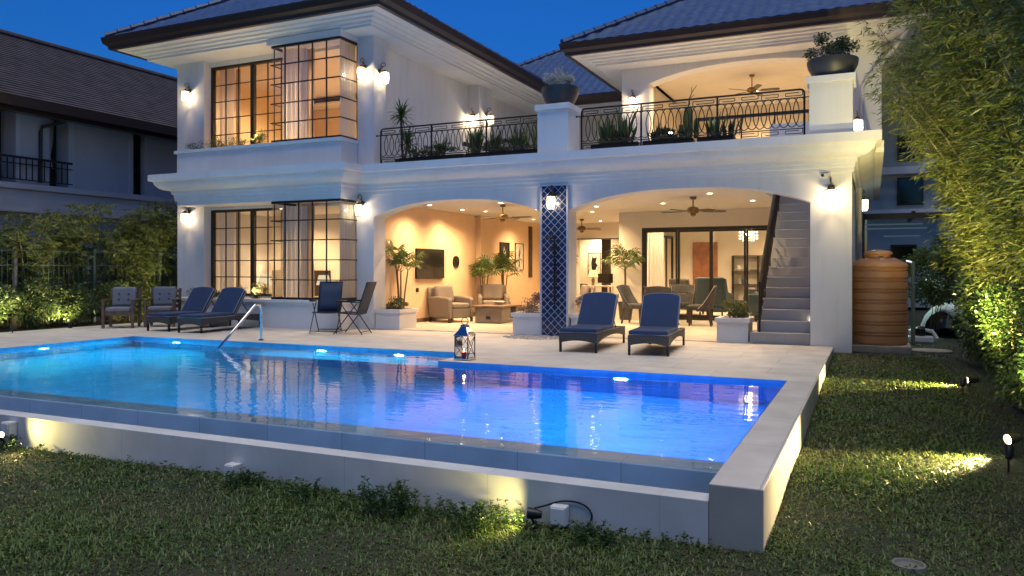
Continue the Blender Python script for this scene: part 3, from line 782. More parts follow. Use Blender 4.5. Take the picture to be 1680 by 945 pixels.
# ------------------------------------------------------------------ lamps
def wall_lamp(label, p, n, e=20, flip=1):
    """outdoor lantern on a scrolled bracket; p = point on the wall at glass height, n = outward normal"""
    n = Vector(n); p = Vector(p); rz = math.atan2(n.y,n.x)+PI/2   # local -y is outward
    t = thing('wall_lamp', label, 'wall lamp', p, rz, 'lit lanterns on the villa walls'); t.scale=(1.1,1.1,1.1)
    b = MB(); b.lathe((0,0,0),[(0,0),(.05,0),(.05,.012),(0,.012)],14)
    m = Matrix.Rotation(R(90),4,'X'); b.v=[tuple(m@Vector(q)+Vector((0,0,.14))) for q in b.v]; b.build('backplate', M['brass'], t, smooth=True)
    b = MB(); c=(0,-.09,.24)
    pts=[(0,-.008,.14),(0,-.03,.16),(0,-.03,.22)]+[(0,-.09+.06*math.cos(a),.24+.06*math.sin(a)) for a in np.linspace(PI,-PI*.3,10)]+[(0,-.085,.215)]
    b.tube(pts,.008,6); b.tube([(0,-.008,.13),(0,-.14,.15)],.009,6); b.tube([(0,-.14,.152),(0,-.14,.128)],.012,6); b.build('bracket', M['brass'], t, smooth=True)
    b = MB(); b.lathe((0,-.14,0),[(0,.14),(.03,.135),(.05,.115),(.10,.10),(.105,.092),(.0,.092)],16); b.build('cap', M['brass'], t, smooth=True)
    b = MB(); b.lathe((0,-.14,0),[(.07,.09),(.078,.02),(.07,-.08),(.052,-.125)],16); b.build('glass', M['lamp'], t, smooth=True)
    b = MB()
    for k in range(6):
        a=k*PI/3; b.tube([(.085*math.cos(a),-.14+.085*math.sin(a),.092),(.09*math.cos(a),-.14+.09*math.sin(a),.02),(.06*math.cos(a),-.14+.06*math.sin(a),-.13)],.004,4)
    b.lathe((0,-.14,0),[(.09,.025),(.094,.02),(.09,.015)],16); b.lathe((0,-.14,0),[(.052,-.127),(.062,-.127),(.060,-.137),(.052,-.137)],12)
    b.build('cage', M['brass'], t)
    l = bpy.data.lights.new('lantern_light','POINT'); l.energy=e*.62; l.color=WARM2; l.shadow_soft_size=.035
    o = bpy.data.objects.new('lantern_light',l); COL.objects.link(o); o.parent=t; o.location=(0,-.14,0)
    return t
S=(0,-1,0); Ea=(1,0,0)
wall_lamp('lit lantern on the upper left corner column beside the flat upstairs window', (-15.32,14.2,5.56), S)
wall_lamp('lit lantern on the lower left corner column above the loungers', (-15.34,14.2,2.57), S)
wall_lamp('lit lantern on the front of the upper pillar, right of the upstairs bay', (-10.10,14.2,5.58), S)
wall_lamp('lit lantern on the balcony side of the upper pillar', (-9.87,14.42,5.52), Ea)
wall_lamp('lit lantern on the ground-floor pillar between bay window and left arch', (-10.16,14.2,2.60), S)
wall_lamp('lit lantern on the blue tiled panel', (-5.63,14.158,2.60), S, 14)
wall_lamp('lit lantern on the right front pillar beside the stairs', (-.62,14.2,2.52), S, 30)
wall_lamp('lit lantern low behind the left railing, on the front of the balcony pilaster', (-10.02,19.2,5.42), S, 26)
wall_lamp('lit lantern low behind the left railing, on the side of the balcony pilaster', (-9.85,19.62,5.5), Ea, 24)
wall_lamp('lit lantern on the left pillar of the upper veranda', (-5.50,19.3,5.52), S, 26)
wall_lamp('lit lantern on the right veranda pillar, half hidden by the corner pier', (-.30,19.3,4.55), S, 22)
wall_lamp('small lit lantern on the side wall behind the right front pillar', (-.3,18.5,3.0-.3), Ea, 10)

# recessed ceiling lights
def downlight(label, p, e=45, ang=150, aim=None, col=WARM):
    t = thing('ceiling_light', label, 'ceiling light', p, 0, 'recessed ceiling lights')
    b=MB(); b.lathe((0,0,0),[(.055,-.006),(.075,-.009),(.078,-.001),(.055,-.001)],18); b.build('trim_ring', M['plastic'], t, smooth=True)
    b=MB(); b.lathe((0,0,0),[(0,-.004),(.055,-.004)],18); b.build('lens', M['down'], t)
    lamp('SPOT','downlight', (0,0,-.03), e*4.2, col, .05, (0,0,-1) if aim is None else aim, ang, 1, parent=t)
    return t
Zc=2.8
dls=[('first ceiling light over the television wall, nearest the pool',-9.35,15.7),('ceiling light over the television wall, between screen and clock',-9.35,17.3),
('ceiling light left of the living-room fan',-9.05,18.0),('ceiling light by the tiled panel, right of the living-room fan',-7.6,18.0),
('ceiling light over the two framed pictures',-9.2,21.5),('ceiling light deep in the living room near the rear fan',-7.6,23.0),
('ceiling light left of the patio dining palm',-5.95,17.7),('ceiling light just before the passage corner',-6.6,19.3),
('ceiling light above the patio dining chairs, left of the fan',-4.3,17.5),('ceiling light close to the staircase handrail',-2.35,17.6)]
for l,x,y in dls: downlight(l,(x,y,Zc-.002), 50 if x<-7 else 56)
downlight('ceiling light over the near living armchair',(-7.6,15.9,Zc-.002),50); 
downlight('ceiling light above the patio right of the fan',(-2.9,15.6,Zc-.002),60)
for l,x,y,z,e in (('ceiling light inside over the dining door',-4.6,22.6,2.778,85),('ceiling light inside near the dining curtain',-5.2,21.0,2.778,45),('ceiling light inside right of the chandelier',-2.4,23.6,2.778,65),
    ('ceiling light in the study over the desk picture',-9.2,27,2.778,70),('ceiling light in the study near its opening',-7.4,25.6,2.778,70)): downlight(l,(x,y,z),e)
for l,x,y,z in (('left ceiling light of the veranda, above the tall cactus',-4.3,20.3,6.397),('right ceiling light of the veranda, near the big bowl',-1.5,20.2,6.397),('rear ceiling light of the veranda behind the fan',-3.0,23.2,6.397)): downlight(l,(x,y,z),75)
for l,x,y in (('upstairs bedroom ceiling light nearest the bay corner',-11.0,14.95),('upstairs bedroom ceiling light behind the first bay light',-11.6,16.4),('upstairs bedroom ceiling light seen over the flat window',-13.9,16.0),('upstairs bedroom ceiling light by the back wall',-12.2,17.9)): downlight(l,(x,y,6.327),105,col=(1,.64,.33))
for l,x,y in (('ground-floor bedroom ceiling light nearest the bay corner',-11.2,15.1),('ground-floor bedroom ceiling light behind the fan',-11.6,16.9),('ground-floor bedroom ceiling light behind the flat window',-13.8,16.2)): downlight(l,(x,y,2.797),46)
part('bedroom_ceiling', lambda b: b.box(-15.54,-10.39,14.652,17.19,2.80,2.815), M['ceil'])
# hidden cove in the upstairs room
lamp('AREA','cove_light',(-11.3,18.6,6.17),12,(1,.6,.25),.4,(-11.3,18.6,7))
# ceiling fans
def fan(label, p, rz, drop=.28):
    t=thing('ceiling_fan',label,'ceiling fan',p,rz,'ceiling fans')
    b=MB(); b.lathe((0,0,0),[(0,0),(.07,-.0),(.06,-.05),(.015,-.06),(.015,-drop+.08),(.05,-drop+.07)],14); b.build('rod', M['brass'], t, smooth=True)
    b=MB(); b.lathe((0,0,0),[(.04,-drop+.08),(.11,-drop+.05),(.13,-drop),(.11,-drop-.05),(.05,-drop-.07),(.06,-drop-.10),(.0,-drop-.13)],16); b.build('motor', M['brass'], t, smooth=True)
    for k in range(5):
        a=k*2*PI/5; m=Matrix.Rotation(a,3,'Z')
        b=MB(); vs=[(.1,-.02,0),(.2,-.02,0),(.24,-.06,.012),(.66,-.07,.014),(.70,0,.0),(.66,.07,-.014),(.24,.06,-.012),(.2,.02,0),(.1,.02,0)]
        v=[tuple(m@Vector(q)+Vector((0,0,-drop-.02))) for q in vs]; v2=[(x,y,z+.008) for x,y,z in v]; nn=len(v)
        b.add(v+v2,[tuple(range(nn)),tuple(range(2*nn-1,nn-1,-1))]+[(i,(i+1)%nn,nn+(i+1)%nn,nn+i) for i in range(nn)])
        b.build('blade', M['darkwood'], t)
    return t
fan('brass ceiling fan under the left arch, left of the tiled panel',(-7.75,16.3,2.797),.2)
fan('brass ceiling fan over the patio dining set in the right arch',(-3.35,16.2,2.797),.5)
fan('brass ceiling fan partly hidden beside the tiled panel, deep in the passage',(-7.85,22.0,2.797),.9)
fan('brass ceiling fan under the upper veranda arch',(-2.85,21.2,6.397),.1,.4)
fan('ceiling fan inside the ground-floor bedroom behind the bay window',(-11.0,16.0,2.797),.4,.25)
fan('ceiling fan inside the upstairs bedroom behind the bay window',(-11.25,16.9,6.327),.8,.25)
# step lights in the stair wall
for l,y,z in (('small lit step light low on the staircase wall',14.75,.42),('small lit step light higher on the staircase wall',15.6,1.05)):
    t=thing('step_light',l,'step light',(-.953-.0,y,z),0,'lights in the staircase wall')
part('wall', lambda b: b.box(-.95,-.56,14.652,19.0,-.05,2.798), M['stucco'])
for o in [o for o in bpy.data.objects if o.name.startswith('step_light')]:
    MB().box(-.012,-.001,-.06,.06,-.025,.025).build('lens', M['down'], o)
    lamp('SPOT','step_spot',(-.03,0,0),4,WARM2,.02,(-1,0,-1.2),130,.6,parent=o)

# garden spotlights
def spotlight(label, p, aim, e, col=(1,.80,.36), ang=75, lens=None, blend=.35, size=1.0):
    d=(Vector(aim)-Vector(p)).normalized()
    t=thing('garden_spotlight',label,'spotlight',p,0,'garden spotlights')
    q=d.to_track_quat('Z','Y').to_matrix()
    def tr(b): b.v=[tuple(q@(Vector(v)*size)) for v in b.v]; return b
    b=MB(); b.lathe((0,0,0),[(0,-.09),(.03,-.09),(.042,-.05),(.048,.02),(.048,.035),(.042,.035),(.042,.01),(0,.01)],14); tr(b).build('head', M['black'], t, smooth=True)
    b=MB(); b.lathe((0,0,0),[(0,.018),(.041,.018)],14); tr(b).build('lens', lens or M['spot'], t)
    b=MB(); g=zl(p[0],p[1]) if p[1]<30 else 0
    return t,b,d
def stake(t,b,p,zb):
    b.tube([(0,0,-.03),(0.0,0.03,-.06),(0,.03,zb-p[2])],.009,6); b.build('stake', M['black'], t)
def add_spot(label,p,aim,e,zb,**k):
    sz=k.get('size',1.0); t,b,d=spotlight(label,p,aim,e,**k); stake(t,b,p,zb)
    lamp('SPOT','garden_beam',tuple(d*.045*sz),e,k.get('col',(1,.80,.36)),.035,tuple(d*3),k.get('ang',75),k.get('blend',.35),parent=t)
    return t
YEL=(1,.82,.26)
add_spot('lit spotlight in the weeds before the front wall, beside the right junction box',(-2.0,4.64,-.28),(-2.75,4.45,-.22),13,-.42,col=YEL,ang=172,blend=.9,size=.75)
add_spot('lit spotlight at the far left end of the front pool wall',(-7.36,4.60,-.24),(-6.9,4.62,-.14),16,-.42,col=YEL,ang=160,blend=.9,size=.6)
add_spot('lit spotlight at the foot of the right hedge, nearest the camera',(1.08,7.85,-.15),(-.7,6.5,-.42),620,-.36,col=(1,.75,.34),ang=58,blend=.7)
add_spot('lit spotlight at the foot of the right hedge, farther along',(1.12,11.25,-.08),(-.6,10.9,-.24),560,-.28,col=(1,.78,.30),ang=52,blend=.6)
add_spot('spotlight among the planter shrubs below the ground-floor window',(-12.75,13.70,.70),(-12.70,13.62,1.3),36,.6,col=(1,.80,.34),ang=140,blend=.7)
add_spot('spotlight among the planter shrubs below the upstairs window',(-12.85,13.70,4.20),(-12.80,13.62,4.8),36,4.1,col=(1,.80,.34),ang=140,blend=.7)
add_spot('spotlight in the balcony trough before the tall cactus',(-3.40,14.42,3.82),(-3.25,14.0,4.3),6,3.75,col=(1,.72,.4),ang=130,blend=.7)
add_spot('spotlight hidden in the right hedge lighting the bamboo',(.98,10.6,-.02),(1.5,12.7,2.2),950,-.2,col=(1,.80,.30),ang=78,blend=1,size=.8)
add_spot('spotlight in the bed below the left bamboo hedge',(-16.3,14.9,.1),(-17.3,13.4,1.6),160,0,col=(1,.88,.36),ang=120,blend=.7)
add_spot('added spotlight in the bed at the far end of the left shrubs',(-16.15,11.6,.05),(-16.9,11.5,1.2),90,0,col=(1,.86,.40),ang=130,blend=.7)  # second bed lamp, added to brighten the left shrubs
add_spot('added spotlight at the right hedge below the dark bamboo',(.98,7.2,-.12),(1.4,9.3,2.4),620,-.3,col=(1,.86,.36),ang=115,blend=1,size=.8)  # extra uplight added to brighten the bamboo above it
for y_,l_ in ((10.2,'added low spotlight on the deck edge before the far left shrubs'),(13.3,'added low spotlight on the deck edge behind the wooden armchairs'),(14.6,'added low spotlight on the deck edge near the villa corner')):
    add_spot(l_,(-15.98,y_,.10),(-17.4,y_+.05,1.7),105,0,col=(1,.88,.42),ang=125,blend=1,size=.7)  # lamps added along the deck to brighten the left shrubs and bamboo
# junction boxes and cable
def junction(label,p,s=.1):
    t=thing('junction_box',label,'junction box',p,0,'junction boxes on the front wall')
    MB().box(-s/2,s/2,-.035,.048,-s*.6,s*.55).build('box', M['plastic'], t, bevel=.008)
    MB().box(-s*.44,s*.44,-.044,-.0355,-s*.5,s*.46).build('lid', M['plastic'], t, bevel=.004)
    return t
junction('square junction box beside the lit spotlight, with a black cable loop',(-1.85,4.75,-.30),.11)
junction('small junction box low on the left half of the front wall',(-4.66,4.75,-.32),.11)
junction('small junction box above the far left spotlight',(-7.48,4.75,-.22),.12)
b=MB(); pts=[(-2.0,4.69,-.26),(-1.95,4.76,-.255),(-1.86,4.785,-.225),(-1.76,4.788,-.215),(-1.68,4.788,-.235),(-1.64,4.788,-.285),(-1.66,4.785,-.345),(-1.73,4.775,-.39)]
def smooth_pts(P,k=5):
    P=[Vector(p) for p in P]; out=[]
    for i in range(len(P)-1):
        p0=P[max(i-1,0)];p1=P[i];p2=P[i+1];p3=P[min(i+2,len(P)-1)]
        for j in range(k):
            t=j/k; out.append(.5*((2*p1)+(p2-p0)*t+(2*p0-5*p1+4*p2-p3)*t*t+(3*p1-p0-3*p2+p3)*t**3))
    return out+[P[-1]]
tag(b.tube(smooth_pts(pts),.006,6).build('power_cable', M['black'], smooth=True),'black cable looped over the junction box by the spotlight','cable')
# security camera
t=thing('security_camera','small white security camera above the right pillar lantern','camera',(-.66,14.12,2.90))
MB().box(-.03,.03,.02,.075,-.02,.04).build('mount', M['plastic'], t, bevel=.006)
b=MB(); b.bar((-.08,-.04,-.02),(.02,.03,.005),.055,.055); b.build('housing', M['plastic'], t, bevel=.01)
b=MB(); b.bar((-.098,-.052,-.025),(-.081,-.041,-.0202),.044,.044); b.build('lens', M['black'], t)
# outdoor shower on the tiled panel
t=thing('outdoor_shower','dark shower pole with a round head on the blue tiled panel','shower',(-5.6,14.16,.62))
b=MB(); b.tube([(0,-.05,0),(0,-.05,1.30)],.018,8); b.tube([(0,-.05,1.28),(-.0,-.12,1.34),(-.06,-.16,1.33)],.014,8); b.build('pole', M['black'], t, smooth=True)
b=MB(); b.lathe((-.07,-.17,1.28),[(0,.05),(.02,.045),(.075,.01),(.075,-.01),(0,-.01)],16); b.build('shower_head', M['black'], t, smooth=True)
b=MB(); b.tube([(-.09,-.05,1.10),(.06,-.05,1.10)],.028,8); b.box(-.02,.02,-.05,.0,1.08,1.12); b.box(-.02,.02,-.05,.0,.1,.14); b.build('valve', M['black'], t)
b=MB(); b.tube([(.0,-.075,1.0),(.05,-.09,.7),(.05,-.09,.35),(.0,-.06,.22)],.010,6); b.build('hose', M['black'], t, smooth=True)
# table lamps, chandelier
def table_lamp(label,p,h=.5,m='shade2',e=6,s=1):
    t=thing('table_lamp',label,'table lamp',p)
    b=MB(); b.lathe((0,0,0),[(0,0),(.07*s,0),(.075*s,.02),(.03*s,.04),(.05*s,.12*s),(.055*s,.18*s),(.02*s,.24*s),(.012*s,.26*s),(.012*s,.30*s),(0,.30*s)],14); b.build('base', M['brass'], t, smooth=True)
    b=MB(); b.lathe((0,0,0),[(.17*s,.27*s),(.11*s,.50*s)],18); b.build('shade', M[m], t, smooth=True)
    lamp('POINT','table_light',(0,0,.40*s),e,WARM,.05,parent=t); return t
# ------------------------------------------------------------------ furniture on the terrace
def cushion(b, x0,x1,y0,y1,z0,z1): return b.box(x0,x1,y0,y1,z0,z1)
def make_lounger(label):
    t = thing('sun_lounger', label, 'sun lounger', (0,0,0), 0, 'sun loungers on the terrace')
    W=.31; Ln=1.85
    b=MB()
    ar=[(-W,.30),(-W,.14)]+[(-W+2*W*u,.14+.045*(1-(2*u-1)**2)) for u in np.linspace(.02,.98,9)]+[(W,.14),(W,.30)]
    b.prism(ar,'y',0,.03); b.prism(ar,'y',Ln-.03,Ln)
    sd=[(.032,.30),(.032,.14)]+[(.032+(Ln-.064)*u,.14+.08*(1-(2*u-1)**2)) for u in np.linspace(.02,.98,13)]+[(Ln-.032,.14),(Ln-.032,.30)]
    b.prism(sd,'x',-W,-W+.03); b.prism(sd,'x',W-.03,W)
    b.build('frame', M['wicker'], t, bevel=.004)
    MB().box(-W+.031,W-.031,.031,Ln-.031,.26,.285).build('slat_base', M['wicker'], t)
    for x in (-W+.02,W-.02):
        for y in (.02,Ln-.02): MB().box(x-.017,x+.017,y-.017,y+.017,0,.16).build('leg', M['black'], t)
    sc=MB().box(-W+.01,W-.01,.0,1.0,.302,.375).build('seat_cushion', M['navy'], t, bevel=.022, smooth=True, seg=3)
    def pipe(pts,par): MB().tube(pts,.006,5,closed=True).build('piping', M['piping'], par, smooth=True)
    pipe([(-W+.012,.004,.312),(W-.012,.004,.312),(W-.012,.998,.312),(-W+.012,.998,.312)],sc)
    # back cushion, reclined
    ang=R(54); c,s=math.cos(ang),math.sin(ang); o=Vector((0,1.0,.33)); H=.66
    def T(x,u,v): return (x, o.y+u*c-v*s+.0, o.z+u*s+v*c)
    n=10
    prof=[(-W+.01,0),(-W+.01,H-.07)]+[(-(W-.01)*math.cos(q),H-.07+.07*math.sin(q)) for q in np.linspace(.15,PI-.15,9)]+[(W-.01,H-.07),(W-.01,0)]
    b=MB(); v=[T(x,u,.0) for x,u in prof]+[T(x,u,.075) for x,u in prof]; k=len(prof)
    b.add(v,[tuple(range(k)),tuple(range(2*k-1,k-1,-1))]+[(i,(i+1)%k,k+(i+1)%k,k+i) for i in range(k)])
    bc=b.build('back_cushion', M['navy'], t, bevel=.02, smooth=True, seg=3)
    pipe([T(x*1.0,u,.070) for x,u in prof],bc); pipe([T(x*1.005,u,.006) for x,u in prof],bc)
    b=MB(); v=[T(x*1.01,u,-.03) for x,u in prof]+[T(x*1.01,u,-.004) for x,u in prof]
    b.add(v,[tuple(range(k)),tuple(range(2*k-1,k-1,-1))]+[(i,(i+1)%k,k+(i+1)%k,k+i) for i in range(k)])
    b.build('backrest', M['wicker'], t)
    b=MB()
    for x in (-.2,.2): b.tube([T(x,.42,-.03),(x,o.y+.62,.27)],.010,6)
    b.build('support_strut', M['black'], t)
    return t
l0=make_lounger('navy sun lounger beside the tiled panel, left of the pair before the right arch'); l0.location=(-4.17,11.50,.001); l0.rotation_euler=(0,0,R(3))
dup(l0,(-3.05,11.50,.001),R(5),'navy sun lounger before the stairs and planter, right of the pair by the right arch')
dup(l0,(-13.60,11.75,.001),R(3),'navy sun lounger under the flat window, next to the grey cushioned chairs')
dup(l0,(-12.62,11.68,.001),R(4),'navy sun lounger nearest the pool handrail, under the planter spotlight')

def make_folding(label):
    t=thing('folding_chair',label,'folding chair',(0,0,0),0,'folding sling chairs')
    W=.27
    for s in (-1,1):
        MB().tube([(s*W,-.30,0),(s*W,.20,.62)],.011,6).build('leg', M['black'], t)
        MB().tube([(s*(W-.03),.30,0),(s*(W-.03),-.16,.62)],.011,6).build('leg', M['black'], t)
        b=MB(); b.tube([(s*W,-.26,.655),(s*W,.26,.64)],.010,6); b.box(s*W-.022,s*W+.022,-.27,.18,.655,.675); b.build('armrest', M['black'], t, bevel=.006)
        MB().tube([(s*(W-.035),-.22,.43),(s*(W-.035),.18,.40),(s*(W-.035),.40,1.04)],.012,6).build('side_tube', M['black'], t, smooth=True)
    for p,q,r in (((-W,-.27,.05),(W,-.27,.05),.009),((-W+.03,.27,.05),(W-.03,.27,.05),.009),((-W+.035,.40,1.04),(W-.035,.40,1.04),.012),((-W+.035,-.22,.43),(W-.035,-.22,.43),.012)):
        MB().tube([p,q],r,6).build('crossbar', M['black'], t)
    def sheet(name,rows):
        b=MB(); vs=[];n=6
        for (y,z) in rows:
            for i in range(n+1):
                u=-1+2*i/n; vs.append((u*(W-.04),y+ .012*(1-u*u)*(1 if name=='backrest' else 0),z-.012*(1-u*u)*(0 if name=='backrest' else 1)))
        m=len(rows)
        fs=[(j*(n+1)+i,j*(n+1)+i+1,(j+1)*(n+1)+i+1,(j+1)*(n+1)+i) for j in range(m-1) for i in range(n)]
        o=b.add(vs,fs).build(name,M['mesh'],t,smooth=True); md=o.modifiers.new('s','SOLIDIFY'); md.thickness=.006
    sheet('seat',[(-.22,.432),(-.1,.42),(.05,.405),(.18,.40)]); sheet('backrest',[(.185,.405),(.25,.59),(.32,.80),(.395,1.035)])
    return t
f0=make_folding('folding sling chair before the bay window, turned towards the pool'); f0.location=(-10.16,12.95,.001); f0.rotation_euler=(0,0,R(24))
dup(f0,(-9.52,12.98,.001),R(-78),'folding sling chair seen side on before the left arch planter')

def make_wood_chair(label):
    t=thing('wooden_armchair',label,'armchair',(0,0,0),0,'wooden armchairs by the left hedge')
    W=.30
    for x in (-W,W):
        MB().box(x-.028,x+.028,-.30,-.245,0,.60).build('leg', M['wood'], t, bevel=.005)
        MB().prism([(.24,0),(.295,0),(.42,.86),(.365,.86)],'x',x-.028,x+.028).build('leg', M['wood'], t, bevel=.005)
        MB().box(x-.04,x+.04,-.31,.33,.602,.63).build('armrest', M['wood'], t, bevel=.006)
    b=MB(); b.box(-W+.03,W-.03,-.28,-.25,.27,.36); b.box(-W+.03,W-.03,.24,.27,.27,.36); b.box(-W+.028,-W+.05,-.25,.24,.28,.36); b.box(W-.05,W-.028,-.25,.24,.28,.36); b.box(-W+.05,W-.05,-.25,.24,.33,.352); b.build('seat_frame', M['wood'], t)
    b=MB(); 
    for k in range(4): z=.45+k*.115; b.cbox((0,.305+(z-.45)*.15,z),(2*W-.06,.02,.07),rx=R(-8))
    b.build('back_slats', M['wood'], t)
    MB().box(-W+.04,W-.04,-.29,.22,.362,.46).build('seat_cushion', M['greycush'], t, bevel=.035, smooth=True, seg=3)
    bc=MB().cbox((0,.235,.68),(2*W-.1,.12,.44),rx=R(-9)).build('back_cushion', M['greycush'], t, bevel=.045, smooth=True, seg=3)
    b=MB()
    for x in (-.1,.1):
        for z in (.62,.74): b.cbox((x,.168+(z-.68)*.16,z),(.03,.012,.03))
    b.build('button', M['navy'], bc)
    return t
w0=make_wood_chair('grey cushioned wooden armchair farthest left, before the dark shrubs'); w0.location=(-15.25,12.2,.001); w0.rotation_euler=(0,0,R(36))
dup(w0,(-14.72,12.85,.001),R(36),'grey cushioned wooden armchair between its twin and the first lounger')
# lantern with candle
t=thing('candle_lantern','steel and glass lantern holding a candle at the pool edge','lantern',(-5.31,9.90,.001))
a=.105
b=MB(); b.box(-a-.015,a+.015,-a-.015,a+.015,.012,.03); 
for x in (-a,a):
    for y in (-a,a): b.lathe((x,y,0),[(0,0),(.012,0),(.012,.012),(0,.012)],8)
b.build('base', M['steel'], t)
for x in (-a,a):
    for y in (-a,a): MB().box(x-.006,x+.006,y-.006,y+.006,.03,.345).build('post', M['black'], t)
b=MB()
for (p,q) in (((-a,-a),(a,-a)),((a,-a),(a,a)),((a,a),(-a,a)),((-a,a),(-a,-a))):
    b.bar((*p,.335),(*q,.05),.006); b.bar((*p,.05),(*q,.335),.006)
b.build('cross_bars', M['black'], t)
b=MB()
for (p,q) in (((-a,-a),(a,-a)),((a,-a),(a,a)),((a,a),(-a,a)),((-a,a),(-a,-a))): b.add([(p[0]*.96,p[1]*.96,.03),(q[0]*.96,q[1]*.96,.03),(q[0]*.96,q[1]*.96,.345),(p[0]*.96,p[1]*.96,.345)],[(0,1,2,3)])
b.build('glass_panes', M['glass'], t)
b=MB(); pr=[(1.06,.345),(1.16,.350),(1.16,.358),(1.02,.375),(.80,.405),(.62,.44),(.50,.465),(.46,.475),(.46,.50),(.3,.51),(0,.51)]
vs=[];
for (k,z) in pr:
    r=k*a
    vs+=[(-r,-r,z),(r,-r,z),(r,r,z),(-r,r,z)]
b.add(vs,[(4*i+j,4*i+(j+1)%4,4*i+4+(j+1)%4,4*i+4+j) for i in range(len(pr)-1) for j in range(4)]); b.build('roof', M['steel'], t, bevel=.003)
b=MB(); b.tube([(.055*math.cos(q),.012*math.sin(q)*0,.555+.05*math.sin(q)) for q in np.linspace(0,2*PI,17)[:-1]],.005,6,closed=True); b.build('ring_handle', M['black'], t, smooth=True)
t=thing('candle','red pillar candle burning inside the lantern','candle',(-5.32,9.89,.032))
b=MB(); b.lathe((0,0,0),[(0,0),(.036,0),(.037,.08),(.03,.085),(0,.078)],16); b.build('wax', M['wax'], t, smooth=True)
b=MB(); b.lathe((0,0,.08),[(0,0),(.010,.012),(.008,.03),(0,.05)],8); b.build('flame', M['flame'], t, smooth=True)
lamp('POINT','candle_light',(0,0,.13),1.2,(1,.5,.2),.012,parent=t)
# pebble bed at the shower
def pebbles():
    n=420; vs=[];fs=[]
    for i in range(n):
        r=math.sqrt(random.random()); q=random.random()*2*PI
        x=-5.85+.62*r*math.cos(q); y=13.72+.46*r*math.sin(q)*1.0; s=random.uniform(.018,.04); h=s*.45
        if y>14.13: continue
        b0=len(vs); k=7
        for j in range(k): a=j*2*PI/k; vs.append((x+s*math.cos(a)*random.uniform(.8,1.1),y+s*.75*math.sin(a),.001))
        for j in range(k): a=j*2*PI/k; vs.append((x+s*.7*math.cos(a),y+s*.5*math.sin(a),h))
        fs+= [(b0+j,b0+(j+1)%k,b0+k+(j+1)%k,b0+k+j) for j in range(k)]+[tuple(b0+k+j for j in range(k))]
    tag(MB().add(vs,fs).build('pebbles',M['pebble']),'bed of pale pebbles at the foot of the tiled panel','pebbles',kind='stuff')
pebbles()

# ------------------------------------------------------------------ covered patio and rooms
def make_rattan(label):
    t=thing('rattan_armchair',label,'armchair',(0,0,0),0,'rattan armchairs in the living room')
    b=MB(); b.box(-.30,.30,-.36,.34,.10,.34); b.build('seat_base', M['wicker2'], t, bevel=.03)
    for s in (-1,1): MB().prism([(-.38,.10),(.36,.10),(.38,.62),(.10,.63),(-.34,.60),(-.39,.54)],'x',s*.36-.058,s*.36+.058).build('armrest', M['wicker2'], t, bevel=.04, smooth=True)
    MB().cbox((0,.385,.48),(.80,.10,.76),rx=R(-8)).build('backrest', M['wicker2'], t, bevel=.045, smooth=True)
    for x in (-.37,.37):
        for y in (-.34,.36): MB().box(x-.025,x+.025,y-.025,y+.025,0,.10).build('foot', M['darkwood'], t)
    MB().box(-.29,.29,-.37,.28,.342,.46).build('seat_cushion', M['taupe'], t, bevel=.04, smooth=True, seg=3)
    MB().cbox((0,.26,.67),(.58,.15,.44),rx=R(-12)).build('back_cushion', M['taupe'], t, bevel=.06, smooth=True, seg=3)
    return t
FZ0=.013
r0=make_rattan('taupe rattan armchair below the television, turned towards the coffee table'); r0.location=(-9.42,16.85,FZ0); r0.rotation_euler=(0,0,R(72))
dup(r0,(-9.25,18.85,FZ0),R(30),'taupe rattan armchair before the potted palms below the clock')
dup(r0,(-6.95,18.9,FZ0),R(-60),'taupe rattan armchair half hidden by the planter left of the tiled panel')
t=thing('coffee_table','rattan coffee table with a storage base and flat top','table',(-8.30,17.15,FZ0))
b=MB(); b.box(-.36,.36,-.50,.0,0,.38); b.build('base', M['wicker2'], t, bevel=.02)
b=MB(); b.box(-.34,.34,.36,.5,0,.38); b.box(-.34,.34,.002,.358,0,.10); b.build('shelf', M['wicker2'], t, bevel=.01)
MB().box(-.42,.42,-.58,.56,.385,.42).build('tabletop', M['wood'], t, bevel=.008)
MB().box(-.06,.06,-.508,-.5,.10,.17).build('handle', M['black'], t)
t=thing('rattan_ottoman','low rattan ottoman with taupe cushion behind the coffee table','ottoman',(-7.75,18.35,FZ0)); MB().box(-.28,.28,-.28,.28,0,.30).build('base', M['wicker2'], t, bevel=.02); MB().box(-.28,.28,-.28,.28,.302,.39).build('cushion', M['taupe'], t, bevel=.03, smooth=True)
tag(MB().lathe((-8.35,17.35,.434),[(0,0),(.08,.005),(.14,.05),(.15,.07),(.135,.065),(.07,.02),(0,.015)],16).build('bowl',M['plastic'],smooth=True),'pale bowl standing on the coffee table','bowl')
# television, clock, pictures, socket
t=thing('television','large dark television screen mounted on the peach wall','television',(-9.998,16.76,1.44))
MB().box(.02,.055,-.68,.68,-.37,.37).build('casing', M['black'], t, bevel=.006); MB().box(.0552,.058,-.665,.665,-.355,.355).build('screen', M['tv'], t); MB().box(0,.02,-.15,.15,-.15,.15).build('bracket', M['black'], t)
t=thing('wall_clock','round black and gold clock on the peach wall right of the television','clock',(-9.998,18.12,1.50))
m9=Matrix.Rotation(R(90),4,'Y')
def rotb(b): b.v=[tuple(m9@Vector(v)) for v in b.v]; return b
rotb(MB().lathe((0,0,0),[(0,0),(.16,0),(.16,.03),(.15,.034),(0,.03)],28)).build('face', M['black'], t)
b=MB()
for k in range(12):
    a=k*PI/6; b.bar((.10*math.cos(a),.10*math.sin(a),.036),(.135*math.cos(a),.135*math.sin(a),.036),.012,.004)
rotb(b).build('hour_marks', M['brass'], t)
b=MB(); b.bar((0,0,.039),(-.06,.03,.039),.010,.004); b.bar((0,0,.041),(-.09,-.04,.041),.007,.004); rotb(b).build('hands', M['brass'], t)
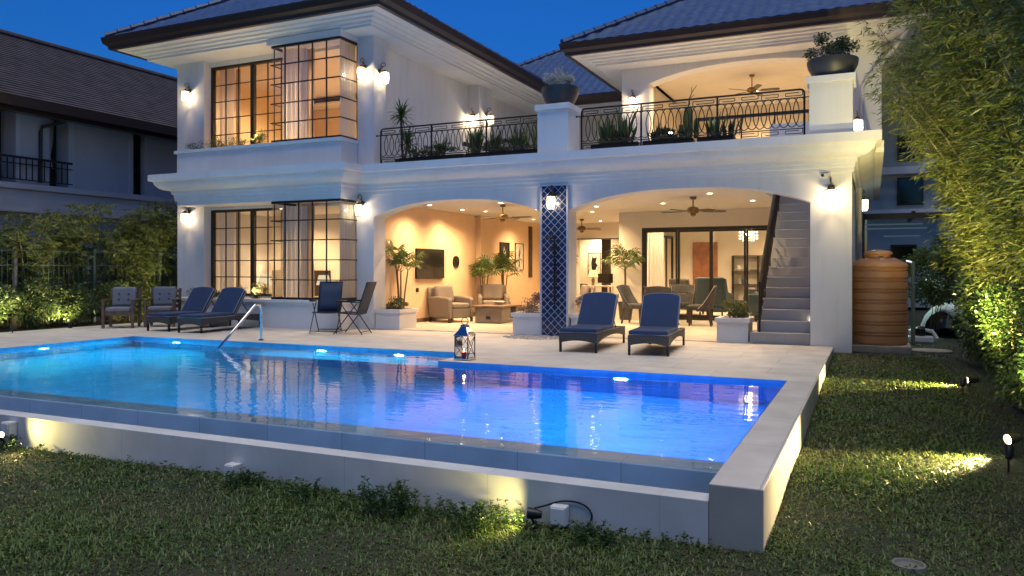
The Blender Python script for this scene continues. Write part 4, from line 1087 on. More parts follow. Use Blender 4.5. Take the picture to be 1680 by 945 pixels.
def picture(label,p,w,h,blob,frame='black',ground='ink',fig='paper',axis='x'):
    t=thing('framed_picture',label,'picture',p,0 if axis=='x' else R(-90),'framed pictures')
    b=MB(); f=.02
    b.box(0,.03,-w/2,-w/2+f,-h/2,h/2); b.box(0,.03,w/2-f,w/2,-h/2,h/2); b.box(0,.03,-w/2+f,w/2-f,-h/2,-h/2+f); b.box(0,.03,-w/2+f,w/2-f,h/2-f,h/2)
    b.build('frame',M[frame],t); MB().box(.0,.012,-w/2+f,w/2-f,-h/2+f,h/2-f).build('print',M[ground],t)
    MB().prism([(y*w/2,z*h/2) for y,z in blob],'x',.0122,.0135).build('motif',M[fig],t); return t
picture('tall dark framed print with a pale slender figure, left of the pair',(-9.998,21.13,1.69),.65,.84,[(-.05,-.75),(.25,-.7),(.1,-.35),(.4,-.1),(.3,.2),(.15,.55),(.0,.2),(-.1,.7),(-.25,.25),(-.35,-.05),(-.1,-.35),(-.15,-.6)])
picture('pale framed print with a dark streak, right of the pair',(-9.998,22.2,1.69),.62,.84,[(-.2,-.7),(.2,-.75),(.05,-.1),(.3,.2),(.1,.75),(-.05,.3),(-.2,.1),(-.05,-.3)],ground='paper',fig='ink')
t=thing('wall_socket','small dark wall socket below the television','socket',(-9.998,16.2,.80)); MB().box(0,.012,-.06,.06,-.05,.05).build('plate', M['black'], t, bevel=.004); MB().box(.0122,.016,-.04,.04,-.015,.015).build('outlet', M['frame'], t)

# patio dining set
def make_dining(label):
    t=thing('dining_chair',label,'dining chair',(0,0,0),0,'charcoal patio dining chairs')
    for x in (-.20,.20):
        MB().prism([(-.22,0),(-.19,0),(-.17,.36),(-.235,.36)],'x',x-.02,x+.02).build('leg', M['darkwood'], t)
        MB().prism([(.26,0),(.29,0),(.24,.36),(.18,.36)],'x',x-.02,x+.02).build('leg', M['darkwood'], t)
    MB().box(-.25,.25,-.27,.25,.36,.48).build('seat', M['velvet'], t, bevel=.04, smooth=True, seg=3)
    b=MB(); vs=[]; n=12; rows=8
    for j in range(rows+1):
        f=j/rows; z=.40+.52*f
        for i in range(n+1):
            u=-1+2*i/n; w=.27+.03*f; dep=.30*(1-f**.7)*.9
            vs.append((u*w, .27+.10*f-dep*abs(u)**2.2*(1 if abs(u)>.2 else .5), z - (.0 if f<1 else .04*u*u)))
    b.add(vs,[(j*(n+1)+i,j*(n+1)+i+1,(j+1)*(n+1)+i+1,(j+1)*(n+1)+i) for j in range(rows) for i in range(n)])
    o=b.build('backrest', M['velvet'], t, smooth=True); md=o.modifiers.new('s','SOLIDIFY'); md.thickness=.05; md.offset=0; bv=o.modifiers.new('b','BEVEL'); bv.width=.018; bv.segments=2
    b=MB()
    for s in (-1,1): b.tube([ (s*(.27+.03*f), .27+.10*f-.30*(1-f**.7)*.9+ -.01, .40+.52*f) for f in np.linspace(0,1,8)],.007,5)
    b.build('stud_trim', M['steel'], t)
    return t
d0=make_dining('charcoal dining chair at the left end of the glass table, beside the potted palm'); d0.location=(-5.08,18.05,FZ0); d0.rotation_euler=(0,0,R(80))
dup(d0,(-4.33,17.35,FZ0),R(186),'charcoal dining chair with its back to the pool, between the two loungers')
dup(d0,(-3.58,18.0,FZ0),R(-84),'charcoal dining chair at the right end of the glass table, behind the right lounger')
dup(d0,(-4.25,19.05,FZ0),R(4),'charcoal dining chair on the far side of the glass table, against the sliding door')
t=thing('dining_table','round glass dining table among the charcoal chairs','table',(-4.33,18.1,FZ0))
b=MB(); b.lathe((0,0,0),[(0,.735),(.60,.735),(.605,.741),(.60,.747),(0,.747)],32); b.build('tabletop', M['glass2'], t)
b=MB(); b.lathe((0,0,0),[(0,0),(.26,0),(.27,.03),(.08,.07),(.06,.40),(.10,.70),(.16,.732),(0,.732)],20); b.build('pedestal', M['velvet'], t, smooth=True)
MB().lathe((0,0,0),[(.595,.728),(.612,.728),(.612,.752),(.607,.752)],32).build('rim', M['steel'], t)
# rooms behind the glass
def wing_chair(name,label,p,rz,m,s=1.0,wings=True):
    t=thing(name,label,'armchair',p,rz)
    MB().box(-.34*s,.34*s,-.36,.30,.14,.44).build('seat', M[m], t, bevel=.05, smooth=True)
    MB().cbox((0,.34,.68*s),(.74*s,.14,.78*s),rx=R(-8)).build('backrest', M[m], t, bevel=.05, smooth=True, seg=3)
    for q in (-1,1):
        MB().prism([(-.34,.14),(.32,.14),(.42,1.05*s if wings else .66),(.28,1.03*s if wings else .66),(.12,.68),(-.30,.62),(-.36,.56)],'x',q*.37*s-.05,q*.37*s+.05).build('armrest', M[m], t, bevel=.035, smooth=True)
    for x in (-.3*s,.3*s):
        for y in (-.3,.28): MB().box(x-.02,x+.02,y-.02,y+.02,0,.14).build('leg', M['darkwood'], t)
    return t
wing_chair('wing_armchair','teal grey wing armchair with its back to the sliding door',(-3.85,21.4,.021),R(172),'teal',1.0)
wing_chair('wing_armchair','dark grey low armchair behind the teal wing armchair',(-4.75,22.3,.021),R(150),'velvet',.95,False)
t=thing('sofa','grey sofa with a pale cushion inside, below the chandelier','sofa',(-2.75,22.6,.021),R(-80))
MB().box(-.8,.8,-.4,.4,.1,.42).build('seat', M['teal'], t, bevel=.04, smooth=True); MB().box(-.8,.8,.28,.45,.2,.8).build('backrest', M['teal'], t, bevel=.05, smooth=True)
for s in (-1,1): MB().box(s*.88-.08,s*.88+.08,-.42,.45,.1,.62).build('armrest', M['teal'], t, bevel=.04, smooth=True)
tag(MB().cbox((-3.05,22.2,.62),(.12,.46,.36),rz=R(-20),ry=R(18)).build('cushion',M['greycush'],bevel=.05,smooth=True),'pale square cushion on the grey sofa','cushion')
t=thing('shelf_unit','open metal shelf unit with ornaments against the back wall','shelf',(-3.15,24.8,.021))
b=MB()
for x in (-.75,.75,0): b.box(x-.015,x+.015,-.16,.16,0,1.7)
b.build('frame', M['black'], t)
for z in (.3,.8,1.25,1.68): MB().box(-.73,.73,-.16,.16,z,z+.025).build('shelf', M['darkwood'], t)
for i,(x,z,h,r,l) in enumerate(((-3.72,1.296,.14,.06,'small pale vase on the upper left of the shelf unit'),(-3.60,.846,.26,.05,'tall dark bottle on the left of the shelf unit'),(-2.75,1.296,.30,.12,'round silver ornament at the right of the shelf unit'),(-3.05,.846,.16,.07,'squat bowl at the middle of the shelf unit'))):
    tag(MB().lathe((x,24.76,z),[(0,0),(r*.7,0),(r,h*.4),(r*.8,h*.75),(r*.35,h*.85),(r*.4,h),(0,h)],14).build('ornament', M['steel' if i==2 else ('plastic' if i==0 else 'pot')],smooth=True),l,'ornament','ornaments on the shelf unit')
t=thing('chandelier','round crystal chandelier glowing behind the sliding door','chandelier',(-3.05,22.0,2.77))
b=MB(); b.lathe((0,0,0),[(0,0),(.08,0),(.08,-.02),(.01,-.03),(.01,-.36),(0,-.36)],12); b.build('rod', M['steel'], t)
b=MB()
for rr,zz in ((.24,-.38),(.24,-.55),(.15,-.38),(.15,-.6)):
    for k in range(int(rr*75)):
        a=k*2*PI/int(rr*75)
        for j in range(2): b.lathe((rr*math.cos(a),rr*math.sin(a),zz-.08*j),[(0,.03),(.018,0),(0,-.03)],5)
b.build('crystals', M['crystal'], t)
b=MB(); b.lathe((0,0,0),[(.25,-.34),(.26,-.34),(.26,-.36),(.25,-.36)],24); b.lathe((0,0,0),[(.25,-.5),(.26,-.5),(.26,-.52),(.25,-.52)],24); b.build('ring', M['steel'], t)
lamp('POINT','chandelier_light',(0,0,-.5),45,WARM2,.1,parent=t)
curtain('sheer_curtain','white curtain inside the left end of the sliding door',[(-5.40,20.35),(-4.98,20.38)],.03,2.6,M['curtain'],.03,.1)
part('side_window', lambda b: (b.box(-5.857,-5.80,23.4,23.47,.03,2.35), b.box(-5.857,-5.80,24.93,24.998,.03,2.35), b.box(-5.857,-5.81,24.15,24.22,.03,2.28), b.box(-5.857,-5.80,23.47,24.93,2.28,2.35)), M['frame'])
# study seen through the opening
t=thing('desk','pale writing desk in the study behind the passage','desk',(-8.75,25.6,.021)); MB().box(-.5,.7,-.3,.3,.68,.73).build('desktop', M['inwall'], t, bevel=.006)
for x in (-.46,.66):
    for y in (-.26,.26): MB().box(x-.025,x+.025,y-.025,y+.025,0,.68).build('leg', M['inwall'], t)
table_lamp('small lamp with a glowing orange shade on the study desk',(-8.72,25.6,.752),m='shade',e=8,s=1.05)
t=thing('monitor','dark computer monitor on the study desk','monitor',(-8.3,25.65,.752)); MB().box(-.27,.27,-.02,.02,.08,.40).build('screen', M['tv'], t, bevel=.005); MB().box(-.1,.1,-.08,.08,0,.015).build('foot', M['black'], t); MB().box(-.02,.02,-.01,.01,.015,.08).build('neck', M['black'], t)
picture('framed print on the study wall above the lamp',(-9.35,27.598,1.5),.5,.85,[(-.4,-.5),(.1,-.6),(.5,-.1),(.2,.1),(.4,.6),(-.1,.5),(-.3,.7),(-.5,.1)],frame='darkwood',ground='paper',fig='ink',axis='y')
part('door_frame', lambda b: b.box(-8.75,-8.42,26.6,26.7,.02,2.7), M['darkwood'])
wing_chair('study_chair','dark upholstered chair left of the study lamp',(-9.0,25.0,.021),R(200),'velvet',.75,False)
t=thing('bench','pale upholstered bench in the study doorway','bench',(-7.75,24.9,.021)); MB().box(-.5,.5,-.22,.22,.34,.46).build('seat', M['greycush'], t, bevel=.03, smooth=True)
for x in (-.45,.45): MB().box(x-.02,x+.02,-.2,.2,0,.34).build('leg', M['darkwood'], t)
# bedrooms
t=thing('bed','bed with a dark headboard in the ground-floor bedroom','bed',(-14.35,16.2,.021)); MB().box(-.85,.85,-1.0,.93,.15,.55).build('mattress', M['curtain'], t, bevel=.08, smooth=True, seg=3); MB().box(-1.0,1.0,.94,.99,0,1.25).build('headboard', M['darkwood'], t, bevel=.01)
for x,l,l2 in ((-15.30,'bedside table under the left lamp','lit bedside lamp left of the bed, behind the flat window'),(-13.28,'bedside table under the right lamp','lit bedside lamp right of the bed, behind the bay window')):
    t=thing('bedside_table',l,'bedside table',(x,16.85,.021),0,'bedside tables'); MB().box(-.22,.22,-.2,.2,.1,.55).build('cabinet', M['wood'], t, bevel=.006); MB().box(-.2,.2,-.212,-.201,.32,.52).build('drawer', M['wood'], t)
    table_lamp(l2,(x,16.8,.572),m='shade2',e=11,s=1.15)
t=thing('bed','bed with pillows just above the sill in the upstairs bay','bed',(-11.4,16.6,3.621)); MB().box(-.9,.9,-1.0,1.0,.15,.62).build('mattress', M['taupe'], t, bevel=.1, smooth=True, seg=3); MB().box(-.7,-.05,.3,.8,.622,.80).build('pillow', M['greycush'], t, bevel=.08, smooth=True, seg=3); MB().box(.05,.7,.3,.8,.622,.80).build('pillow', M['greycush'], t, bevel=.08, smooth=True, seg=3)
table_lamp('lit lamp low on the left of the upstairs bedroom',(-13.6,17.8,4.2),m='shade',e=16)
t=thing('bedside_table','bedside table under the upstairs lamp','bedside table',(-13.6,17.8,3.621),0,'bedside tables'); MB().box(-.22,.22,-.2,.2,.05,.575).build('cabinet', M['wood'], t, bevel=.006)

# ------------------------------------------------------------------ planters, pots, troughs
def planter_box(label,x0,x1,y0,y1,h=.43):
    t=thing('planter_box',label,'planter',((x0+x1)/2,(y0+y1)/2,.0),0,'white planter boxes before the arches'); w=(x1-x0)/2; d=(y1-y0)/2
    MB().box(-w,w,-d,d,.0,h-.08).build('box', M['trim'], t, bevel=.006)
    b=MB(); o=.03; b.box(-w-o,w+o,-d-o,-d+.05,h-.078,h); b.box(-w-o,w+o,d-.05,d+o,h-.078,h); b.box(-w-o,-w+.05,-d+.05,d-.05,h-.078,h); b.box(w-.05,w+o,-d+.05,d-.05,h-.078,h); b.build('rim', M['trim'], t, bevel=.004)
    MB().box(-w+.05,w-.05,-d+.05,d-.05,h-.079,h-.03).build('soil', M['soil'], t)
planter_box('white planter at the left end of the left arch',-9.86,-9.24,14.25,14.95)
planter_box('white planter left of the blue tiled panel',-6.55,-5.95,14.24,14.9)
planter_box('white planter right of the blue tiled panel, behind the left lounger',-5.31,-4.75,14.26,14.9)
planter_box('white planter at the foot of the staircase',-2.54,-1.99,14.32,14.9)
def bowl(label,p,r,h,low=False):
    t=thing('plant_bowl',label,'plant pot',p,0,'dark bowls on the balcony piers')
    pr=[(0,0),(r*.62,0),(r*.80,h*.25),(r*.95,h*.6),(r,h*.9),(r*.99,h),(r*.93,h),(r*.9,h*.85),(0,h*.82)]
    MB().lathe((0,0,0),pr,28).build('bowl', M['pot'], t, smooth=True); MB().lathe((0,0,0),[(0,h*.84),(r*.88,h*.84)],20).build('soil', M['soil'], t)
bowl('deep dark bowl with a silvery shrub on the middle pier',(-5.52,14.22,4.472),.37,.36)
bowl('wide dark bowl with a green shrub on the corner pier',(-.60,14.22,4.512),.41,.31)
def trough(label,x0,x1,y=14.50,z=3.522,h=.19):
    t=thing('balcony_trough',label,'planter trough',((x0+x1)/2,y,z),0,'black troughs behind the balcony railing'); w=(x1-x0)/2
    b=MB(); b.prism([(-.10,0),(.10,0),(.13,h),(-.13,h)],'x',-w,w); b.build('trough', M['black'], t, bevel=.006); MB().box(-w+.02,w-.02,-.10,.10,h+.0005,h+.012).build('soil', M['soil'], t)
trough('long black trough behind the left half of the left railing',-9.35,-7.75)
trough('long black trough behind the right half of the left railing',-7.70,-6.02)
trough('black trough at the left end of the right railing',-4.95,-4.0)
trough('black trough under the tall cactus behind the right railing',-3.92,-2.98)
trough('short black trough right of the cactus trough',-2.90,-2.25)
# ------------------------------------------------------------------ plants
LM = {}
LM['grass'] = leafmat('grass_blade',(.045,.10,.014),(.115,.175,.03),(.26,.22,.09),.5,.25)
def patchy(m, dry, scale=.9, amt=.65):
    nt=m.node_tree; N=nt.nodes; L=nt.links; r=[n for n in N if n.type=='VALTORGB'][0]
    tc=N.new('ShaderNodeTexCoord'); nz=N.new('ShaderNodeTexNoise'); nz.inputs['Scale'].default_value=scale; nz.inputs['Detail'].default_value=5; L.new(tc.outputs['Object'],nz.inputs['Vector'])
    mr=N.new('ShaderNodeMapRange'); mr.inputs[1].default_value=.47; mr.inputs[2].default_value=.68; mr.inputs[4].default_value=amt; L.new(nz.outputs['Fac'],mr.inputs[0])
    mx=N.new('ShaderNodeMix'); mx.data_type='RGBA'; mx.inputs[7].default_value=(*dry,1); L.new(mr.outputs[0],mx.inputs[0])
    outs=[l.to_socket for l in r.outputs[0].links]
    L.new(r.outputs[0],mx.inputs[6])
    for o in outs: L.new(mx.outputs[2],o)
patchy(LM['grass'],(.16,.15,.05),amt=.42)
LM['weed'] = leafmat('weed_leaf',(.035,.075,.018),(.075,.13,.035),None,.5,.3)
LM['bamboo'] = leafmat('bamboo_leaf',(.07,.105,.016),(.155,.18,.035),(.27,.23,.08),.5,.35)
LM['bamboo2'] = leafmat('pale_bamboo_leaf',(.085,.12,.024),(.17,.19,.055),(.26,.22,.09),.5,.35)
LM['hedge'] = leafmat('glossy_hedge_leaf',(.025,.055,.014),(.07,.115,.03),(.13,.15,.05),.28,.15)
LM['shrub'] = leafmat('shrub_leaf',(.05,.085,.022),(.11,.15,.045),(.17,.16,.07),.45,.25)
LM['palm'] = leafmat('palm_leaflet',(.045,.085,.018),(.11,.17,.04),None,.4,.3)
LM['silver'] = leafmat('silver_leaf',(.30,.33,.30),(.55,.58,.55),None,.6,.25)
LM['dark'] = leafmat('dark_leaf',(.012,.03,.012),(.04,.075,.025),None,.4,.2)
LM['spear'] = leafmat('spear_leaf',(.06,.11,.03),(.16,.20,.06),None,.45,.3)
LM['flower'] = leafmat('mauve_flower',(.10,.085,.075),(.30,.19,.22),(.36,.26,.28),.6,.35)
LM['pale'] = leafmat('variegated_leaf',(.07,.10,.03),(.20,.22,.08),(.32,.30,.14),.5,.35)
def unit(v): return v/np.maximum(np.linalg.norm(v,axis=1,keepdims=True),1e-6)
def leaves(P, D, Ln, W, fold=.15):
    """diamond leaves: base P, direction D, returns verts and quads"""
    n=len(P); D=unit(D); rnd=unit(rng.normal(size=(n,3))); S=unit(np.cross(D,rnd)); U=np.cross(S,D)
    Ln=np.broadcast_to(np.asarray(Ln,float),(n,))[:,None]; W=np.broadcast_to(np.asarray(W,float),(n,))[:,None]
    a=P; b=P+D*Ln*.4+S*W*.5+U*Ln*fold*.3; c=P+D*Ln; d=P+D*Ln*.4-S*W*.5+U*Ln*fold*.3
    c=c-np.array([0,0,1])*Ln*.12
    V=np.stack([a,b,c,d],1).reshape(-1,3); F=np.arange(4*n).reshape(n,4)
    return V,F
def leafobj(name,P,D,Ln,W,m,parent=None,fold=.15):
    V,F=leaves(P,D,Ln,W,fold); return npmesh(name,V,F,m,parent)
def cloud(n, c, r, shell=.55, lumps=9, lump_r=.42, flat=0):
    """points gathered in lumps inside an ellipsoid: gaps and clumps"""
    c=np.array(c);r=np.array(r)
    q=unit(rng.normal(size=(lumps,3)))*rng.uniform(.3,.8,size=(lumps,1))
    idx=rng.integers(0,lumps,n); 
    o=unit(rng.normal(size=(n,3)))*(rng.uniform(0,1,(n,1))**.45)*lump_r*rng.uniform(.6,1.2,(lumps,1))[idx]
    p=q[idx]+o
    p=p/np.maximum(1,np.linalg.norm(p,axis=1,keepdims=True)/rng.uniform(.85,1.12,(n,1)))
    return c+p*r, unit(p+.35*rng.normal(size=(n,3)))
F_=1280; TH=R(24.75); sT,cT=math.sin(TH),math.cos(TH)
def frame_px(X,Y,Z):
    d=-sT*X+cT*Y; l=cT*X+sT*Y; d=np.maximum(d,.1); return 840+F_*l/d, 442-F_*(Z-1.3)/d, d
# --- lawn blades
def grass():
    n=1300000
    X=rng.uniform(-9.5,1.9,n); Y=rng.uniform(1.6,16.4,n); Z=zl(X,Y)
    ok=((Y<4.79)|((X>-.575)&(X<1.35))) & ~((X<-.2)&(Y>13.95)) & ~((Y>14.0)&(X<.75))
    u,v,d=frame_px(X,Y,Z); ok&=(u>-80)&(u<1760)&(v<1010)&(d>3)
    dens=np.clip((5.0/d)**1.05,.16,1.0)
    patch=.5+.5*np.sin(1.9*X+2.3*np.sin(1.3*Y))*np.sin(2.1*Y+1.7*np.sin(1.1*X)); fine=.5+.5*np.sin(7*X+3*np.sin(5*Y))*np.sin(8*Y+2*np.sin(6*X))
    dens*=.30+.42*patch+.28*fine
    soil=np.clip((X-.80)/.3,0,1); dens*=1-.85*soil*(Y>5.5)
    dens*=np.where(Y>13.2,.35,1)
    ok&=rng.uniform(0,1,n)<dens*.62
    X,Y,Z,d,patch=X[ok],Y[ok],Z[ok],d[ok],patch[ok]; n=len(X)
    h=rng.uniform(.014,.046,n)*(.6+.7*patch)*np.where(rng.uniform(0,1,n)<.05,1.7,1); w=rng.uniform(.005,.011,n)*np.clip(d/5.5,1,1.6)
    a=rng.uniform(0,2*PI,n); lean=rng.uniform(.4,1.7,n)
    dx,dy=np.cos(a)*lean,np.sin(a)*lean
    P=np.c_[X,Y,Z-.004]; S=np.c_[-np.sin(a),np.cos(a),0*a]*(w/2)[:,None]
    mid=P+np.c_[dx*h*.35,dy*h*.35,h*.62]; tip=P+np.c_[dx*h,dy*h,h*np.clip(1.05-.25*lean,.5,1)]
    V=np.stack([P-S,P+S,mid+S*.9,mid-S*.9,tip+S*.15,tip-S*.15],1).reshape(-1,3)
    b=np.arange(n)*6; F=np.concatenate([np.c_[b,b+1,b+2,b+3],np.c_[b+3,b+2,b+4,b+5]])
    tag(npmesh('grass',V,F,LM['grass']),'short coarse green and straw coloured lawn grass','grass',kind='stuff')
    print('blades',n)
grass()
# --- weeds along the front wall
def weeds():
    n=900; X=rng.uniform(-8.6,-.75,n); Y=4.77-np.abs(rng.normal(0,.16,n))
    V=[];F=[];k=0
    for x,y in zip(X,Y):
        big=math.exp(-((x+3.0)/.35)**2)+.9*math.exp(-((x+2.25)/.25)**2)+.8*math.exp(-((x+7.6)/.5)**2)+.25*math.exp(-((x+1.3)/.3)**2)
        if random.random()>.5+.5*big: continue
        h=random.uniform(.03,.07)+.15*big*random.uniform(.4,1); z=float(zl(x,y)); m=int(6+16*min(big,1)*random.random()+h*40)
        t=rng.uniform(.1,1,m); a=rng.uniform(0,2*PI,m); lx,ly=random.uniform(-.3,.3),random.uniform(-.3,.1)
        P=np.c_[x+lx*h*t,y+ly*h*t,z+h*t]; D=np.c_[np.cos(a),np.sin(a),rng.uniform(.1,.9,m)]
        v,f=leaves(P,D,rng.uniform(.018,.04,m),rng.uniform(.008,.014,m)); V.append(v);F.append(f+k);k+=len(v)
    tag(npmesh('weeds',np.concatenate(V),np.concatenate(F),LM['weed']),'low leafy weeds growing along the foot of the front pool wall','weeds',kind='stuff')
weeds()
def weed_clump(label,x,y,r,h,n):
    z=float(zl(x,y)); t=thing('weed_clump',label,'plant',(x,y,z),0,'weed clumps by the front wall')
    m=26; st=MB(); PP=[];DD=[]
    for i in range(m):
        a=random.random()*2*PI; rr=r*math.sqrt(random.random()); tip=Vector((rr*math.cos(a)*1.2,min(rr*math.sin(a),.06),h*random.uniform(.55,1)))
        st.tube([(tip.x*.4,tip.y*.4,-.02),tip*.6+Vector((0,0,.02)),tip],.003,4)
        k=n//m
        for j in range(k):
            f=random.uniform(.25,1.02); b=random.random()*2*PI; PP.append(tuple(Vector((tip.x*.4,tip.y*.4,0)).lerp(tip,f))); DD.append((math.cos(b),math.sin(b),random.uniform(.0,.8)))
    st.build('stems',LM['weed'],t); leafobj('foliage',np.array(PP),np.array(DD),rng.uniform(.02,.045,len(PP)),rng.uniform(.008,.016,len(PP)),LM['weed'],t)
weed_clump('leafy weed clump lit by the front spotlight, left of it',-3.02,4.58,.22,.24,900)
weed_clump('bright weed clump directly below the front spotlight',-2.35,4.52,.20,.20,800)
weed_clump('weed clump under the far left spotlight',-7.72,4.55,.28,.22,900)
weed_clump('weed clump right of the cable loop',-1.55,4.60,.18,.13,420)
weed_clump('small weed clump below the left junction box',-4.45,4.62,.2,.12,380)
weed_clump('weed clump midway along the front wall, left of the lit clump',-3.75,4.58,.22,.15,420)
# --- bamboo
def bamboo(label, base, nc, H, lean, spread, nl, m, leaf=(.10,.17), lw=(.013,.022), t0=.22, twig=.5, group='bamboo clumps', cr=.018):
    t=thing('bamboo',label,'bamboo',base,0,group); cb=MB(); PP=[];DD=[]
    per=max(4,nl//nc)
    for i in range(nc):
        a=random.random()*2*PI; bx,by=spread*.5*math.cos(a)*random.random(),spread*math.sin(a)*random.random()
        h=H*random.uniform(.7,1.05); lx=lean[0]*random.uniform(.4,1.25)+random.uniform(-.25,.25)*spread; ly=lean[1]*random.uniform(.4,1.2)+random.uniform(-.5,.5)*spread
        pts=[Vector((bx+lx*f**2.0,by+ly*f**2.0,h*f*(1-.10*f*f*math.hypot(lx,ly)/max(h,1)))) for f in np.linspace(0,1,9)]
        cb.tube(pts,[cr*(1-.75*f) for f in np.linspace(0,1,9)],6)
        k=0
        while k<per:
            f=random.uniform(t0,1.0)**.8; q=f*8; i0=min(int(q),7); p=pts[i0].lerp(pts[i0+1],q-i0)
            b=random.random()*2*PI; L=twig*random.uniform(.15,1)*(1.15-.5*f); d=Vector((math.cos(b),math.sin(b),random.uniform(-.25,.45))); e=p+d*L+Vector((0,0,-.25*L))
            if random.random()<.25: cb.tube([p,p.lerp(e,.5)+Vector((0,0,.03)),e],.0025,3)
            c=random.randint(5,10)
            for j in range(c):
                g=random.uniform(.35,1.05); s=p.lerp(e,g); dd=d+Vector((random.uniform(-.9,.9),random.uniform(-.9,.9),random.uniform(-.85,.5)))
                PP.append(tuple(s)); DD.append(tuple(dd)); k+=1
    cb.build('culms',M['culm'],t,smooth=True); n=len(PP)
    leafobj('foliage',np.array(PP),np.array(DD),rng.uniform(*leaf,n),rng.uniform(*lw,n),m,t,.08); return t
RB='tall bamboos along the right hedge'
for lab,b,nc,H,lean,sp,nl in (
  ('tall bamboo farthest back in the right row, behind the water tank',(2.15,16.6,-.1),12,5.6,(-1.2,-.3),.7,17000),
  ('tall bamboo in the right row lit golden from below',(1.85,13.6,-.15),18,5.6,(-1.3,-.2),.8,36000),
  ('tall bamboo in the right row leaning towards the corner pier',(1.85,11.6,-.2),18,5.9,(-1.3,-.2),.8,36000),
  ('tall bamboo in the middle of the right row, above the clipped hedge',(1.9,9.8,-.2),16,6.0,(-1.2,.1),.8,34000),
  ('tall bamboo in the right row with dark foliage at the frame edge',(1.95,8.0,-.25),14,5.6,(-1.0,.2),.8,27000),
  ('tall bamboo nearest the camera in the right row, top right corner',(1.75,6.1,-.3),12,5.2,(-.75,.2),.7,17000)):
    bamboo(lab,b,nc,H,lean,sp,nl,LM['bamboo'],group=RB,leaf=(.075,.145),lw=(.010,.020),twig=.6)
LB='bamboos behind the left fence'
for k,(x,y,H,lab) in enumerate(((-17.7,9.6,2.3,'low bamboo at the left frame edge behind the fence post'),(-17.5,11.2,2.5,'bamboo behind the fence, above the darkest shrubs'),(-17.5,12.5,2.8,'bamboo behind the fence, left of the wooden armchairs'),(-17.4,13.8,3.0,'bamboo directly behind the wooden armchairs'),(-17.3,15.1,3.1,'bamboo near the villa corner behind the fence'),(-17.2,16.4,3.2,'bamboo beside the villa corner, farthest of the left row'))):
    bamboo(lab,(x,y,0),16,H,(.35,0),1.05,17000,LM['bamboo2'],leaf=(.08,.14),lw=(.018,.030),t0=.05,twig=.55,group=LB,cr=.012)
# --- hedge and shrubs
def shrub(name,label,c,r,n,leaf,lw,m,group=None,lumps=12,cat='shrub',stems=5,base=None,lump_r=.42,core=True):
    """crown around c, a few stems down to its base"""
    base=base if base is not None else (c[0],c[1],c[2]-r[2]); t=thing(name,label,cat,base,0,group)
    cl=(c[0]-base[0],c[1]-base[1],c[2]-base[2]); P,D=cloud(n,cl,r,lumps=lumps,lump_r=lump_r)
    P[:,2]=np.maximum(P[:,2],.01)
    st=MB()
    for i in range(stems):
        e=P[random.randrange(n)]; st.tube([(random.uniform(-.15,.15)*r[0],random.uniform(-.15,.15)*r[1],-.01),(e[0]*.5,e[1]*.5,e[2]*.6),tuple(e)],[.004+.012*min(r),.003+.008*min(r),.002],5)
    st.build('stem',M['bark'],t); leafobj('foliage',P,D,rng.uniform(*leaf,n),rng.uniform(*lw,n),m,t); return t
for k,(y,h,lab) in enumerate(((6.7,1.25,'clipped leafy hedge shrub nearest the camera on the right'),(8.3,1.35,'clipped hedge shrub behind the nearest right spotlight'),(9.9,1.4,'clipped hedge shrub between the two right spotlights'),(11.5,1.45,'clipped hedge shrub beside the farther right spotlight'),(13.1,1.45,'clipped hedge shrub with shiny leaves before the golden bamboo'),(14.8,1.4,'clipped hedge shrub at the far end of the lawn'))):
    zb=float(zl(1.75,y)); shrub('hedge_shrub',lab,(1.70,y,zb+h*.52),(.62,1.0,h*.56),8500,(.035,.065),(.02,.034),LM['hedge'],'clipped shrubs of the right hedge',lumps=26,lump_r=.36,base=(1.70,y,zb))
for k,(y,h,lab) in enumerate(((9.0,.95,'dark shrub at the left frame edge before the fence'),(10.1,1.0,'dark shrub left of the fence post gap'),(11.1,1.08,'dark shrub under the fence rail, left of the armchairs'),(12.1,1.02,'dark shrub just left of the first wooden armchair'),(13.1,1.0,'dark shrub behind the first wooden armchair'),(14.1,.95,'yellowish shrub behind the second wooden armchair'),(15.0,.95,'bright shrub at the villa corner behind the loungers'))):
    shrub('garden_shrub',lab,(-16.62,y,h*.5),(.42,.62,h*.55),3600,(.05,.09),(.025,.045),LM['shrub' if k<5 else 'bamboo2'],'shrubs before the left fence',lumps=14,base=(-16.62,y,0))
# planter plants
PG='plants in the white planters'
shrub('planter_plant','pale green plant in the left arch planter',(-9.55,14.55,.53),(.32,.26,.17),900,(.03,.055),(.02,.034),LM['pale'],PG,base=(-9.55,14.55,.40))
shrub('planter_plant','mauve flowering plant in the planter left of the tiled panel',(-6.25,14.5,.60),(.30,.24,.24),900,(.025,.05),(.016,.03),LM['flower'],PG,base=(-6.25,14.5,.40))
shrub('planter_plant','mauve flowering plant in the planter behind the left lounger',(-5.0,14.52,.60),(.30,.24,.24),800,(.025,.05),(.016,.03),LM['flower'],PG,base=(-5.0,14.52,.40))
shrub('planter_plant','green leafy plant in the staircase planter',(-2.27,14.55,.58),(.34,.26,.22),1100,(.03,.055),(.02,.036),LM['pale'],PG,base=(-2.27,14.55,.40))
BG='shrubs in the window planters'
for z0,wh in ((.6,'ground-floor'),(4.1,'upstairs')):
    for x,h,n,m,lab in ((-14.75,.26,500,'shrub',f'thin shrub at the left end of the {wh} window planter'),(-14.1,.30,650,'shrub',f'sparse shrub left of centre in the {wh} window planter'),(-13.45,.28,600,'pale',f'shrub in the {wh} window planter under the mullion'),(-12.75,.34,900,'pale',f'bright spotlit shrub in the {wh} window planter beside the bay')):
        shrub('window_shrub',lab,(x,13.84,z0+h*.55),(.34,.20,h*.6),n,(.025,.05),(.010,.020),LM[m],BG,base=(x,13.84,z0))
